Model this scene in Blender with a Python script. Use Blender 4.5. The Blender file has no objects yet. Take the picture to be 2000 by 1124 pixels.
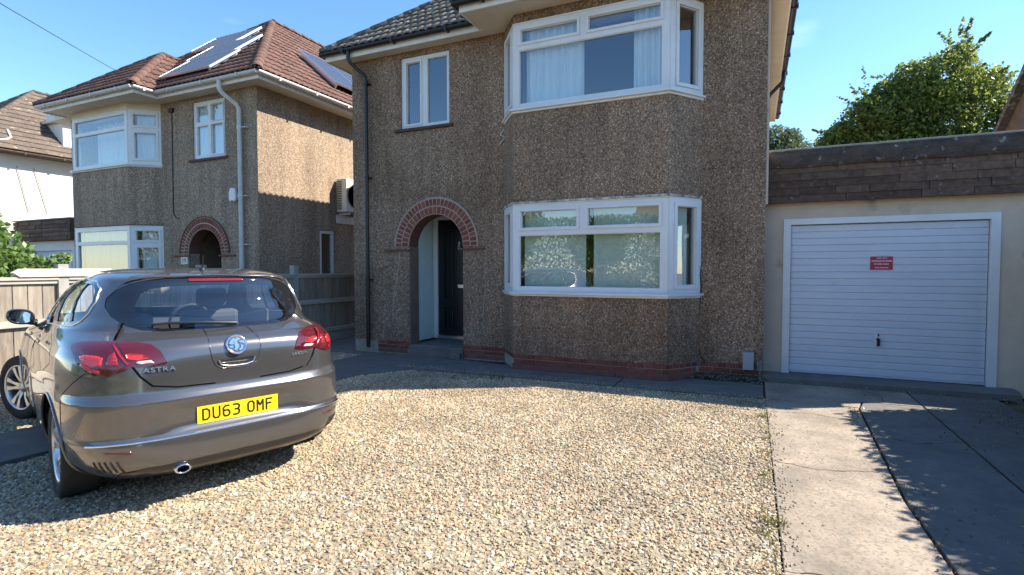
import bpy, bmesh, math, random
import numpy as np
from mathutils import Vector, Matrix, noise
from mathutils.geometry import delaunay_2d_cdt
random.seed(7); RNG = np.random.default_rng(7)
SC = bpy.context.scene; COL = SC.collection
R = math.radians; PI = math.pi

# ---------------------------------------------------------------- camera, sky, sun, exposure
cam = bpy.data.cameras.new('camera'); cam_ob = bpy.data.objects.new('camera', cam); COL.objects.link(cam_ob)
cam.sensor_width = 36; cam.lens = 1045.2 / 2000 * 36; cam.clip_end = 800; cam.clip_start = .05
yaw, pit, rol = 0.426435, 0.035657, 0.000842
fw = Vector((-math.sin(yaw)*math.cos(pit), math.cos(yaw)*math.cos(pit), -math.sin(pit)))
cam_ob.location = (0, 0, 1.5)
cam_ob.rotation_euler = (fw.to_track_quat('-Z', 'Y').to_matrix() @ Matrix.Rotation(-rol, 3, 'Z')).to_euler()
SC.camera = cam_ob
SUN = Vector((.95, .53, 1.0)).normalized()
w = bpy.data.worlds.new('World'); SC.world = w; w.use_nodes = True
wn = w.node_tree.nodes; wl = w.node_tree.links
bg = wn['Background']
sky = wn.new('ShaderNodeTexSky'); sky.sky_type = 'NISHITA'; sky.sun_disc = False
sky.sun_elevation = math.asin(SUN.z); sky.sun_rotation = math.atan2(SUN.x, SUN.y)
sky.altitude = 20; sky.air_density = 1.0; sky.dust_density = .1; sky.ozone_density = 3.6
tcw = wn.new('ShaderNodeTexCoord'); mpw = wn.new('ShaderNodeMapping'); mpw.inputs['Scale'].default_value = (1.2, 1.2, 5.0)
cn = wn.new('ShaderNodeTexNoise'); cn.inputs['Scale'].default_value = 1.6; cn.inputs['Detail'].default_value = 7; cn.inputs['Roughness'].default_value = .55
cr = wn.new('ShaderNodeValToRGB'); cr.color_ramp.elements[0].position = .60; cr.color_ramp.elements[1].position = .92
cr.color_ramp.elements[1].color = (.3, .3, .3, 1)
hsw = wn.new('ShaderNodeHueSaturation'); hsw.inputs['Saturation'].default_value = 1.13; hsw.inputs['Value'].default_value = 1.08
wl.new(sky.outputs[0], hsw.inputs['Color']); mxw = wn.new('ShaderNodeMixRGB'); mxw.inputs[2].default_value = (11, 11.3, 11.8, 1)
wl.new(tcw.outputs['Generated'], mpw.inputs[0]); wl.new(mpw.outputs[0], cn.inputs[0]); wl.new(cn.outputs[0], cr.inputs[0])
wl.new(cr.outputs[0], mxw.inputs[0]); wl.new(hsw.outputs[0], mxw.inputs[1]); wl.new(mxw.outputs[0], bg.inputs[0])
bg.inputs[1].default_value = .12
sl = bpy.data.lights.new('sun', 'SUN'); sun = bpy.data.objects.new('sun', sl); COL.objects.link(sun)
sl.energy = 5.0; sl.angle = R(.53); sl.color = (1, .92, .79)
sun.rotation_euler = SUN.to_track_quat('Z', 'Y').to_euler(); sun.location = (20, 12, 25)
SC.view_settings.view_transform = 'Standard'; SC.view_settings.look = 'None'
SC.view_settings.exposure = 1.28; SC.view_settings.gamma = 1; SC.view_settings.use_curve_mapping = False
SC.cycles.max_bounces = 8; SC.cycles.transparent_max_bounces = 16
SC.cycles.use_denoising = True

# ---------------------------------------------------------------- materials
def nt(name):
    m = bpy.data.materials.new(name); m.use_nodes = True
    return m, m.node_tree.nodes, m.node_tree.links, m.node_tree.nodes['Principled BSDF']
def plain(name, c, rough=.6, metal=0, coat=0, spec=.5, emit=None):
    m, n, l, p = nt(name)
    p.inputs['Base Color'].default_value = (*c, 1); p.inputs['Roughness'].default_value = rough
    p.inputs['Metallic'].default_value = metal; p.inputs['Coat Weight'].default_value = coat
    p.inputs['Specular IOR Level'].default_value = spec
    return m
def rgh(name, c1, c2, scale=8, rough=.8, bump=.3, rv=0.0, c3=None, s3=60, f3=.5, detail=6, dist=.01, metal=0, stretch=None, spec=.4, big=None):
    """mottled material: noise between c1 and c2, speckle c3, per-object random value rv, large stain 'big'=(colour, scale, amount)"""
    m, n, l, p = nt(name)
    tc = n.new('ShaderNodeTexCoord'); oi = n.new('ShaderNodeObjectInfo')
    vm = n.new('ShaderNodeVectorMath'); vm.operation = 'MULTIPLY_ADD'
    cx = n.new('ShaderNodeCombineXYZ')
    for k in range(3): l.new(oi.outputs['Random'], cx.inputs[k])
    vm.inputs[1].default_value = (37, 23, 51); l.new(cx.outputs[0], vm.inputs[0]); l.new(tc.outputs['Object'], vm.inputs[2])
    src = vm.outputs[0]
    if stretch:
        mp = n.new('ShaderNodeMapping'); mp.inputs['Scale'].default_value = stretch; l.new(src, mp.inputs[0]); src = mp.outputs[0]
    t = n.new('ShaderNodeTexNoise'); t.inputs['Scale'].default_value = scale; t.inputs['Detail'].default_value = detail; t.inputs['Roughness'].default_value = .65
    l.new(src, t.inputs[0])
    r = n.new('ShaderNodeValToRGB'); r.color_ramp.elements[0].position = .35; r.color_ramp.elements[1].position = .65
    r.color_ramp.elements[0].color = (*c1, 1); r.color_ramp.elements[1].color = (*c2, 1)
    l.new(t.outputs[0], r.inputs[0]); out = r.outputs[0]
    if c3:
        t3 = n.new('ShaderNodeTexNoise'); t3.inputs['Scale'].default_value = s3; t3.inputs['Detail'].default_value = 3; l.new(src, t3.inputs[0])
        r3 = n.new('ShaderNodeValToRGB'); r3.color_ramp.elements[0].position = f3; r3.color_ramp.elements[1].position = min(1, f3+.12); l.new(t3.outputs[0], r3.inputs[0])
        mx = n.new('ShaderNodeMixRGB'); mx.inputs[2].default_value = (*c3, 1); l.new(r3.outputs[0], mx.inputs[0]); l.new(out, mx.inputs[1]); out = mx.outputs[0]
    if big:
        t4 = n.new('ShaderNodeTexNoise'); t4.inputs['Scale'].default_value = big[1]; t4.inputs['Detail'].default_value = 5; l.new(tc.outputs['Object'], t4.inputs[0])
        r4 = n.new('ShaderNodeValToRGB'); r4.color_ramp.elements[0].position = .42; r4.color_ramp.elements[1].position = .68; l.new(t4.outputs[0], r4.inputs[0])
        m4 = n.new('ShaderNodeMath'); m4.operation = 'MULTIPLY'; m4.inputs[1].default_value = big[2]; l.new(r4.outputs[0], m4.inputs[0])
        mx = n.new('ShaderNodeMixRGB'); mx.inputs[2].default_value = (*big[0], 1); l.new(m4.outputs[0], mx.inputs[0]); l.new(out, mx.inputs[1]); out = mx.outputs[0]
    if rv:
        hs = n.new('ShaderNodeHueSaturation'); mr = n.new('ShaderNodeMapRange'); mr.inputs[3].default_value = 1-rv; mr.inputs[4].default_value = 1+rv
        l.new(oi.outputs['Random'], mr.inputs[0]); l.new(mr.outputs[0], hs.inputs['Value']); l.new(out, hs.inputs['Color']); out = hs.outputs[0]
    l.new(out, p.inputs['Base Color']); p.inputs['Roughness'].default_value = rough; p.inputs['Metallic'].default_value = metal
    p.inputs['Specular IOR Level'].default_value = spec
    if bump:
        t2 = n.new('ShaderNodeTexNoise'); t2.inputs['Scale'].default_value = scale*5; t2.inputs['Detail'].default_value = 5; l.new(src, t2.inputs[0])
        b = n.new('ShaderNodeBump'); b.inputs['Strength'].default_value = bump; b.inputs['Distance'].default_value = dist
        l.new(t2.outputs[0], b.inputs['Height']); l.new(b.outputs[0], p.inputs['Normal'])
    return m
def dash(name, cols, cell=55, bump=.8, stain=(.5, .5, .5), base=(.2, .17, .14)):
    """pebbledash: voronoi cells, each stone with a colour of its own, in a mortar"""
    m, n, l, p = nt(name)
    tc = n.new('ShaderNodeTexCoord')
    nz = n.new('ShaderNodeTexNoise'); nz.inputs['Scale'].default_value = 30; nz.inputs['Detail'].default_value = 2; l.new(tc.outputs['Object'], nz.inputs[0])
    vm = n.new('ShaderNodeVectorMath'); vm.operation = 'MULTIPLY_ADD'; vm.inputs[1].default_value = (.02, .02, .02)
    l.new(nz.outputs['Color'], vm.inputs[0]); l.new(tc.outputs['Object'], vm.inputs[2])
    v = n.new('ShaderNodeTexVoronoi'); v.inputs['Scale'].default_value = cell; l.new(vm.outputs[0], v.inputs[0])
    v2 = n.new('ShaderNodeTexVoronoi'); v2.inputs['Scale'].default_value = cell*.6; l.new(vm.outputs[0], v2.inputs[0])
    sp = n.new('ShaderNodeSeparateColor'); l.new(v.outputs['Color'], sp.inputs[0])
    r = n.new('ShaderNodeValToRGB'); r.color_ramp.interpolation = 'CONSTANT'
    e = r.color_ramp.elements; e[0].position = 0; e[0].color = (*cols[0], 1); e[1].position = 1/len(cols); e[1].color = (*cols[1], 1)
    for i in range(2, len(cols)):
        x = e.new(i/len(cols)); x.color = (*cols[i], 1)
    l.new(sp.outputs[0], r.inputs[0])
    r2 = n.new('ShaderNodeValToRGB'); r2.color_ramp.elements[0].position = .45; r2.color_ramp.elements[1].position = .75; l.new(v.outputs['Distance'], r2.inputs[0])
    mx = n.new('ShaderNodeMixRGB'); mx.inputs[2].default_value = (*base, 1); l.new(r2.outputs[0], mx.inputs[0]); l.new(r.outputs[0], mx.inputs[1])
    # darker and lighter clusters of stones
    sp2 = n.new('ShaderNodeSeparateColor'); l.new(v2.outputs['Color'], sp2.inputs[0])
    mr = n.new('ShaderNodeMapRange'); mr.inputs[3].default_value = .72; mr.inputs[4].default_value = 1.3; l.new(sp2.outputs[0], mr.inputs[0])
    hs = n.new('ShaderNodeHueSaturation'); l.new(mr.outputs[0], hs.inputs['Value']); l.new(mx.outputs[0], hs.inputs['Color'])
    t4 = n.new('ShaderNodeTexNoise'); t4.inputs['Scale'].default_value = .9; t4.inputs['Detail'].default_value = 6; l.new(tc.outputs['Object'], t4.inputs[0])
    r4 = n.new('ShaderNodeValToRGB'); r4.color_ramp.elements[0].position = .4; r4.color_ramp.elements[1].position = .7; l.new(t4.outputs[0], r4.inputs[0])
    r4.color_ramp.elements[0].color = (1, 1, 1, 1); r4.color_ramp.elements[1].color = (*stain, 1)
    mm = n.new('ShaderNodeMixRGB'); mm.blend_type = 'MULTIPLY'; mm.inputs[0].default_value = 1; l.new(hs.outputs[0], mm.inputs[1]); l.new(r4.outputs[0], mm.inputs[2])
    l.new(mm.outputs[0], p.inputs['Base Color']); p.inputs['Roughness'].default_value = .85; p.inputs['Specular IOR Level'].default_value = .3
    mp5 = n.new('ShaderNodeMapping'); mp5.inputs['Scale'].default_value = (2.6, 2.6, .22); l.new(tc.outputs['Object'], mp5.inputs[0])
    t5 = n.new('ShaderNodeTexNoise'); t5.inputs['Scale'].default_value = 1.6; t5.inputs['Detail'].default_value = 6; t5.inputs['Roughness'].default_value = .6; l.new(mp5.outputs[0], t5.inputs[0])
    r5 = n.new('ShaderNodeValToRGB'); r5.color_ramp.elements[0].position = .38; r5.color_ramp.elements[1].position = .66; r5.color_ramp.elements[0].color = (.80,.79,.77,1); r5.color_ramp.elements[1].color = (1.12,1.10,1.07,1); l.new(t5.outputs[0], r5.inputs[0])
    m5 = n.new('ShaderNodeMixRGB'); m5.blend_type = 'MULTIPLY'; m5.inputs[0].default_value = 1; l.new(mm.outputs[0], m5.inputs[1]); l.new(r5.outputs[0], m5.inputs[2]); l.new(m5.outputs[0], p.inputs['Base Color'])
    b = n.new('ShaderNodeBump'); b.inputs['Strength'].default_value = bump; b.inputs['Distance'].default_value = .008; b.invert = True
    l.new(v.outputs['Distance'], b.inputs['Height']); l.new(b.outputs[0], p.inputs['Normal'])
    return m
def glass(name, tint, refl=1.9, rough=0.0):
    m, n, l, p = nt(name); n.remove(p)
    tr = n.new('ShaderNodeBsdfTransparent'); tr.inputs[0].default_value = (*tint, 1)
    gl = n.new('ShaderNodeBsdfGlossy'); gl.inputs['Roughness'].default_value = rough; gl.inputs[0].default_value = (1, 1, 1, 1)
    fr = n.new('ShaderNodeFresnel'); fr.inputs[0].default_value = refl
    # slightly uneven panes
    tc = n.new('ShaderNodeTexCoord'); t = n.new('ShaderNodeTexNoise'); t.inputs['Scale'].default_value = 1.3; l.new(tc.outputs['Object'], t.inputs[0])
    b = n.new('ShaderNodeBump'); b.inputs['Strength'].default_value = .05; b.inputs['Distance'].default_value = .02; l.new(t.outputs[0], b.inputs['Height']); l.new(b.outputs[0], gl.inputs['Normal'])
    ge = n.new('ShaderNodeNewGeometry'); iv = n.new('ShaderNodeMath'); iv.operation = 'SUBTRACT'; iv.inputs[0].default_value = 1; l.new(ge.outputs['Backfacing'], iv.inputs[1])
    mu = n.new('ShaderNodeMath'); mu.operation = 'MULTIPLY'; l.new(fr.outputs[0], mu.inputs[0]); l.new(iv.outputs[0], mu.inputs[1])
    mx = n.new('ShaderNodeMixShader'); l.new(mu.outputs[0], mx.inputs[0]); l.new(tr.outputs[0], mx.inputs[1]); l.new(gl.outputs[0], mx.inputs[2])
    l.new(mx.outputs[0], n['Material Output'].inputs[0])
    return m
def leaf(name, c1, c2, trans=.45):
    m, n, l, p = nt(name); n.remove(p)
    g = n.new('ShaderNodeNewGeometry'); r = n.new('ShaderNodeValToRGB'); r.color_ramp.elements[0].color = (*c1, 1); r.color_ramp.elements[1].color = (*c2, 1)
    l.new(g.outputs['Random Per Island'], r.inputs[0])
    d = n.new('ShaderNodeBsdfPrincipled'); d.inputs['Roughness'].default_value = .45; d.inputs['Specular IOR Level'].default_value = .4
    t = n.new('ShaderNodeBsdfTranslucent'); h = n.new('ShaderNodeHueSaturation'); h.inputs['Value'].default_value = 1.5; h.inputs['Hue'].default_value = .48
    l.new(r.outputs[0], d.inputs['Base Color']); l.new(r.outputs[0], h.inputs['Color']); l.new(h.outputs[0], t.inputs[0])
    mx = n.new('ShaderNodeMixShader'); mx.inputs[0].default_value = trans; l.new(d.outputs[0], mx.inputs[1]); l.new(t.outputs[0], mx.inputs[2])
    l.new(mx.outputs[0], n['Material Output'].inputs[0])
    return m

M = dict(
 dash=dash('pebbledash', [(.315,.215,.138),(.20,.135,.092),(.38,.275,.19),(.32,.178,.12),(.075,.058,.046),(.335,.228,.148),(.56,.44,.33),(.24,.163,.112)], 80, .75, (.72,.69,.65), base=(.215,.15,.103)),
 dash_n=dash('pebbledash_neighbour', [(.36,.26,.18),(.275,.195,.135),(.44,.33,.235),(.32,.21,.145),(.155,.12,.09),(.385,.28,.195),(.54,.425,.315),(.30,.217,.155)], 70, .6, (.86,.85,.84), base=(.27,.22,.165)),
 white=rgh('white_upvc', (.70,.705,.71), (.64,.64,.635), 2.5, .3, .02), door_white=rgh('painted_steel_door', (.62,.635,.68), (.57,.585,.63), 1.5, .35, .03, c3=(.45,.45,.45), s3=3, f3=.72), pale_stone=plain('pale_stone', (.38,.31,.215), .8),
 white_old=rgh('painted_board', (.74,.73,.69), (.62,.61,.57), 6, .5, .1),
 cream=rgh('cream_render', (.60,.48,.375), (.50,.40,.31), 2, .8, .25, c3=(.25,.22,.175), s3=3, f3=.64),
 cream_soffit=rgh('cream_soffit', (.62,.56,.45), (.55,.495,.39), 3, .7, .1),
 mint=rgh('pale_mint_paint', (.66,.82,.79), (.60,.76,.74), 4, .6, .1),
 mortar=rgh('mortar', (.40,.36,.29), (.30,.26,.21), 20, .9, .4),
 brick=rgh('red_brick', (.26,.075,.045), (.17,.055,.04), 25, .85, .5, rv=.28, c3=(.10,.05,.04), s3=18, f3=.6),
 brick_paint=rgh('red_painted_plinth', (.22,.085,.06), (.15,.07,.055), 9, .75, .3, c3=(.1,.07,.05), s3=7, f3=.62),
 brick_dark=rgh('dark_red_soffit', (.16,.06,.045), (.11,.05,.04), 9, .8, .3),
 black=plain('black_plastic', (.012,.012,.013), .38),
 door_black=plain('black_door', (.012,.012,.014), .3),
 silver=plain('satin_steel', (.65,.65,.66), .3, 1),
 chrome=plain('chrome', (.82,.82,.84), .07, 1),
 tile_grey=rgh('grey_concrete_tile', (.16,.135,.115), (.095,.08,.07), 18, .9, .5, rv=.22, c3=(.36,.35,.28), s3=14, f3=.56),
 tile_red=rgh('red_clay_tile', (.165,.082,.060), (.105,.060,.048), 14, .85, .4, rv=.2, c3=(.10,.07,.055), s3=9, f3=.6),
 tile_brown=rgh('brown_tile', (.15,.112,.085), (.095,.075,.06), 10, .85, .4, rv=.15, c3=(.42,.3,.16), s3=6, f3=.62),
 hang=rgh('brown_wall_tile', (.15,.088,.058), (.072,.045,.032), 12, .85, .5, rv=.35, c3=(.30,.27,.22), s3=16, f3=.66),
 felt=rgh('weathered_felt', (.052,.040,.033), (.10,.076,.06), 6, .9, .8, c3=(.33,.31,.27), s3=11, f3=.62, dist=.03),
 stone=rgh('grey_coping', (.33,.31,.28), (.24,.225,.2), 12, .85, .3),
 conc=rgh('drive_concrete', (.37,.30,.23), (.30,.245,.19), 5, .88, .5, c3=(.22,.185,.145), s3=55, f3=.5, big=((.15,.125,.10), 1.9, .75)),
 conc_dark=rgh('path_and_shaded_concrete', (.175,.16,.142), (.12,.11,.10), 4, .9, .3, c3=(.14,.13,.115), s3=22, f3=.58, big=((.13,.115,.10), 1.1, .5)),  # dark path concrete, colour lowered further for the drive's shade
 soil=rgh('soil', (.10,.08,.055), (.16,.13,.09), 14, .95, .6, dist=.03),
 bed=rgh('gravel_bed', (.40,.34,.25), (.28,.23,.165), 60, .95, .8, c3=(.12,.095,.07), s3=70, f3=.55),
 tarmac=rgh('tarmac', (.055,.055,.055), (.075,.075,.073), 30, .85, .3),
 wood=rgh('weathered_wood', (.31,.26,.205), (.20,.165,.13), 3, .8, .4, rv=.16, c3=(.20,.165,.13), s3=5, f3=.6, stretch=(6,6,.7)),
 wood_rail=rgh('weathered_rail', (.46,.41,.34), (.35,.31,.26), 3, .8, .3, stretch=(6,.7,6)),
 post=rgh('concrete_post', (.36,.345,.31), (.28,.27,.25), 8, .9, .3),
 solar=plain('solar_glass', (.035,.05,.085), .35, .2, 0),
 alu=plain('aluminium', (.78,.78,.79), .3, 1),
 glass=glass('window_glass', (.88,.92,.92), 2.4),
 net=rgh('net_curtain', (.85,.86,.86), (.68,.70,.71), 5, .9, 0, stretch=(14,14,.4)),
 blind=rgh('pale_green_curtain', (.50,.52,.40), (.36,.38,.28), 4, .9, 0, stretch=(16,16,.5)),
 grey_blind=rgh('pale_blind', (.70,.71,.62), (.62,.63,.55), 1.2, .9, 0),
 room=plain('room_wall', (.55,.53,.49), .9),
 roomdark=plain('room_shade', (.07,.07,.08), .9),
 ac=plain('ac_casing', (.66,.62,.52), .5),
 grey_box=plain('grey_meter_box', (.32,.34,.36), .5),
 bark=rgh('bark', (.12,.09,.06), (.07,.055,.04), 20, .95, .6),
 render_white=rgh('white_render', (.78,.76,.70), (.72,.70,.64), 2, .8, .15),
 red=plain('sign_red', (.42,.03,.045), .45),
 yellow=plain('plate_yellow', (.85,.62,.01), .35),
 rust=rgh('rubble_stone', (.30,.28,.25), (.16,.14,.12), 14, .9, .5, rv=.4),
)
# ---------------------------------------------------------------- object helpers
def reg(o, label=None, cat=None, group=None, kind=None):
    if label: o['label'] = label
    if cat: o['category'] = cat
    if group: o['group'] = group
    if kind: o['kind'] = kind
    return o
def empty(name, loc, label, cat, group=None, rz=0):
    o = bpy.data.objects.new(name, None); COL.objects.link(o); o.location = loc; o.rotation_euler = (0, 0, rz)
    o.empty_display_size = .2
    return reg(o, label, cat, group)
def inst(name, mesh, parent, loc=(0,0,0), rot=(0,0,0), scale=(1,1,1), world=True):
    o = bpy.data.objects.new(name, mesh); COL.objects.link(o)
    o.location = loc; o.rotation_euler = rot; o.scale = scale
    if parent:
        o.parent = parent
        if world: o.matrix_parent_inverse = PINV(parent)
    return o
def WM(o):
    m = Matrix.LocRotScale(o.location, o.rotation_euler, o.scale)
    return (WM(o.parent) @ o.matrix_parent_inverse @ m) if o.parent else m
def PINV(p): return WM(p).inverted()
class MB:
    """collects shapes in world coordinates and links them as ONE mesh object"""
    def __init__(s): s.v = []; s.f = []; s.sm = []
    def add(s, vs, fs, sm=False):
        b = len(s.v); s.v += [tuple(q) for q in vs]; s.f += [tuple(b+i for i in f) for f in fs]; s.sm += [sm]*len(fs); return s
    def box(s, x0, x1, y0, y1, z0, z1, fr=None):
        vs = [(x, y, z) for z in (z0, z1) for y in (y0, y1) for x in (x0, x1)]
        if fr: vs = [fr @ Vector(q) for q in vs]
        return s.add(vs, [(0,2,3,1), (4,5,7,6), (0,1,5,4), (2,6,7,3), (0,4,6,2), (1,3,7,5)])
    def prism(s, pts, d):
        """pts: 3D polygon, extruded by vector d"""
        n = len(pts); P = [Vector(p) for p in pts]; d = Vector(d)
        nn = Vector((0,0,0))
        for i in range(n): nn += P[i].cross(P[(i+1) % n])
        if nn.dot(d) > 0: P.reverse()
        return s.add(P + [p+d for p in P], [tuple(range(n)), tuple(range(2*n-1, n-1, -1))] + [(i, n+i, n+(i+1) % n, (i+1) % n) for i in range(n)])
    def tube(s, pts, r, seg=8, cap=True, sm=True):
        P = [Vector(p) for p in pts]; rr = r if hasattr(r, '__len__') else [r]*len(P); rings = []; up = None
        for i, p in enumerate(P):
            d = (P[min(i+1, len(P)-1)] - P[max(i-1, 0)]).normalized()
            a = d.orthogonal().normalized() if up is None else (up - d*up.dot(d)).normalized()
            up = a; b = d.cross(a)
            rings.append([p + (a*math.cos(2*PI*k/seg) + b*math.sin(2*PI*k/seg))*rr[i] for k in range(seg)])
        vs = [q for g in rings for q in g]; fs = []
        for i in range(len(P)-1):
            for k in range(seg):
                fs.append((i*seg+k, i*seg+(k+1) % seg, (i+1)*seg+(k+1) % seg, (i+1)*seg+k))
        s.add(vs, fs, sm)
        if cap: s.add(rings[0][::-1], [tuple(range(seg))]); s.add(rings[-1], [tuple(range(seg))])
        return s
    def lathe(s, prof, seg, fr, sm=True):
        """prof: (radius, height along local z)"""
        vs = []; n = len(prof)
        for k in range(seg):
            a = 2*PI*k/seg
            for r, h in prof: vs.append(fr @ Vector((r*math.cos(a), r*math.sin(a), h)))
        fs = []
        for k in range(seg):
            for i in range(n-1):
                fs.append((k*n+i, ((k+1) % seg)*n+i, ((k+1) % seg)*n+i+1, k*n+i+1))
        return s.add(vs, fs, sm)
    def sweep(s, prof, p0, p1, up=(0,0,1), sm=True):
        """open profile (a, b): a along side, b along up, swept p0 to p1"""
        p0 = Vector(p0); p1 = Vector(p1); d = (p1-p0).normalized(); u = Vector(up); sd = d.cross(u).normalized()
        vs = [p + sd*a + u*b for p in (p0, p1) for a, b in prof]; n = len(prof)
        return s.add(vs, [(i, i+1, n+i+1, n+i) for i in range(n-1)], sm)
    def mesh(s, name, mat):
        me = bpy.data.meshes.new(name); me.from_pydata(s.v, [], s.f); me.polygons.foreach_set('use_smooth', s.sm)
        if getattr(s, 'fix', False):
            bm = bmesh.new(); bm.from_mesh(me); bmesh.ops.recalc_face_normals(bm, faces=bm.faces); bm.to_mesh(me); bm.free()
        for m in (mat if isinstance(mat, (list, tuple)) else [mat]): me.materials.append(m)
        me.update(); return me
    def build(s, name, mat, parent=None, bevel=0):
        o = inst(name, s.mesh(name, mat), parent)
        if bevel:
            b = o.modifiers.new('bevel', 'BEVEL'); b.width = bevel; b.segments = 2; b.limit_method = 'ANGLE'
        return o
def pip(p, poly):
    x, y = p; c = False; n = len(poly); j = n-1
    for i in range(n):
        xi, yi = poly[i]; xj, yj = poly[j]
        if (yi > y) != (yj > y) and x < (xj-xi)*(y-yi)/(yj-yi)+xi: c = not c
        j = i
    return c
def slab(mb, outline, holes, F, t):
    """flat wall with holes: F(a, b, depth) -> point, front at depth 0, back at t"""
    V = []; E = []
    for poly in [outline] + holes:
        b = len(V); V += [Vector(p) for p in poly]; E += [(b+i, b+(i+1) % len(poly)) for i in range(len(poly))]
    vo, eo, fo, *_ = delaunay_2d_cdt(V, E, [], 0, 1e-5)
    keep = []
    for f in fo:
        c = sum((vo[i] for i in f), Vector((0, 0)))/len(f)
        if pip(c, outline) and not any(pip(c, h) for h in holes): keep.append(tuple(f))
    n = len(vo); vs = [F(p[0], p[1], 0) for p in vo] + [F(p[0], p[1], t) for p in vo]
    cnt = {}
    for f in keep:
        for i in range(len(f)): cnt[(f[i], f[(i+1) % len(f)])] = 1
    fs = list(keep) + [tuple(n+i for i in reversed(f)) for f in keep]
    for (a, b) in cnt:
        if (b, a) not in cnt: fs.append((b, a, n+a, n+b))
    mb.fix = True; mb.add(vs, fs); return mb
def fr2(O, d):
    """frame at O whose x runs along d (plan), y points into the wall, z up"""
    d = Vector((d[0], d[1], 0)).normalized(); n = Vector((-d.y, d.x, 0))
    return Matrix.Translation(O) @ Matrix(((d.x, n.x, 0), (d.y, n.y, 0), (0, 0, 1))).to_4x4()
def rectpoly(a0, a1, b0, b1): return [(a0, b0), (a1, b0), (a1, b1), (a0, b1)]
def leaves(mb_name, centres, size, mat, parent=None, seed=1, flat=0.0, droop=None, width=.5):
    rng = np.random.default_rng(seed); C = np.asarray(centres, float); n = len(C)
    d = rng.normal(size=(n, 3)); d[:, 2] -= .3; d /= np.linalg.norm(d, axis=1)[:, None]
    k = rng.normal(size=(n, 3)); k[:, 2] += flat; s = np.cross(d, k); s /= np.linalg.norm(s, axis=1)[:, None]
    L = size*rng.uniform(.6, 1.3, n)[:, None]; nn = np.cross(d, s)
    v = np.stack([C - d*L*.5, C + s*L*width*.5 + nn*L*.06, C + d*L*.5, C - s*L*width*.5 + nn*L*.06], 1).reshape(-1, 3)
    me = bpy.data.meshes.new(mb_name); me.vertices.add(4*n); me.vertices.foreach_set('co', v.ravel())
    me.loops.add(4*n); me.loops.foreach_set('vertex_index', np.arange(4*n)); me.polygons.add(n)
    me.polygons.foreach_set('loop_start', np.arange(n)*4); me.update(calc_edges=True); me.materials.append(mat)
    return inst(mb_name, me, parent)
def crown(clumps, n, seed=1, shell=.55):
    """points spread near the shells of overlapping clumps (x, y, z, r)"""
    rng = np.random.default_rng(seed); c = np.array(clumps, float); p = c[:, 3]**2; idx = rng.choice(len(c), n, p=p/p.sum())
    d = rng.normal(size=(n, 3)); d /= np.linalg.norm(d, axis=1)[:, None]; rad = rng.uniform(shell, 1.08, n)
    return c[idx, :3] + d*(c[idx, 3]*rad)[:, None]*np.array([1, 1, .85])

# ---------------------------------------------------------------- ground
def sheet(name, pts, z, mat, kind='structure', label=None):
    mb = MB(); mb.add([(x, y, z) for x, y in pts], [tuple(range(len(pts)))])
    o = mb.build(name, mat); o['kind'] = kind
    if label: o['label'] = label
    return o
sheet('ground', [(-150,-150),(150,-150),(150,250),(-150,250)], -.03, M['soil'])
sheet('road', [(-60,-14),(60,-14),(60,-8),(-60,-8)], -.02, M['tarmac'])
mb = MB(); mb.box(-60, 60, -8, -5.6, -.03, .06); mb.build('pavement', M['conc_dark'])['kind'] = 'structure'
# gravel bed polygon
BED = [(-5.28,-1.5),(.122,-1.5),(.14,3.1),(.125,6.73),(-.9,6.66),(-3.1,6.62),(-4.05,6.58),(-4.62,6.55),(-5.05,5.9),(-5.12,4.2)]
BED2 = [(-7.95,-1.5),(-6.25,-1.5),(-6.2,2.6),(-6.22,7.4),(-7.95,7.4)]
bedm = [sheet('gravel_bed', BED, .0, M['bed']), sheet('gravel_bed', BED2, .0, M['bed'])]
# concrete slabs: house path, side path, drive slabs with open joints between them
def slabs(name, mat, polys, z0=-.03, z1=.014, labels=None):
    for i, pl in enumerate(polys):
        mb = MB(); mb.prism([(x, y, z0) for x, y in pl], (0, 0, z1-z0)); o = mb.build(name, mat, bevel=.006); o['kind'] = 'structure'
slabs('path_slab', M['conc_dark'], [
  [(-6.2,-1.5),(-5.30,-1.5),(-5.28,1.9),(-6.19,1.9)], [(-6.19,1.92),(-5.28,1.92),(-5.14,4.2),(-6.18,4.2)],
  [(-6.18,4.22),(-5.14,4.22),(-5.07,5.9),(-4.66,6.57),(-4.66,7.62),(-7.9,7.62),(-7.9,7.42),(-6.2,7.42)],
  [(-4.64,6.58),(-4.05,6.6),(-3.1,6.64),(-1.62,6.66),(-1.62,7.16),(-4.64,7.62)],
  [(-1.60,6.66),(-.9,6.68),(.11,6.74),(.11,7.64),(-1.60,7.64)],
  [(-7.9,7.64),(-6.68,7.64),(-6.68,14),(-7.9,14)]])
slabs('drive_slab', M['conc'], [
  [(.125,-1.5),(.905,-1.5),(.90,3.4),(.885,4.1),(.94,5.2),(1.015,6.66),(.13,6.72),(.15,3.0)],
  [(.13,6.745),(1.02,6.685),(1.10,7.0),(1.66,7.0),(1.66,7.72),(.13,7.72)]])
slabs('drive_slab', M['conc_dark'], [  # slabs beside the hedge: its shade is put into a darker concrete colour
  [(.925,-1.5),(1.625,-1.5),(1.635,4.5),(1.655,6.98),(1.115,6.98),(1.035,6.66),(.96,5.2),(.905,4.1),(.92,3.4)],
  [(1.645,-1.5),(2.5,-1.5),(2.5,7.72),(1.68,7.72),(1.655,4.5)]])
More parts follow.
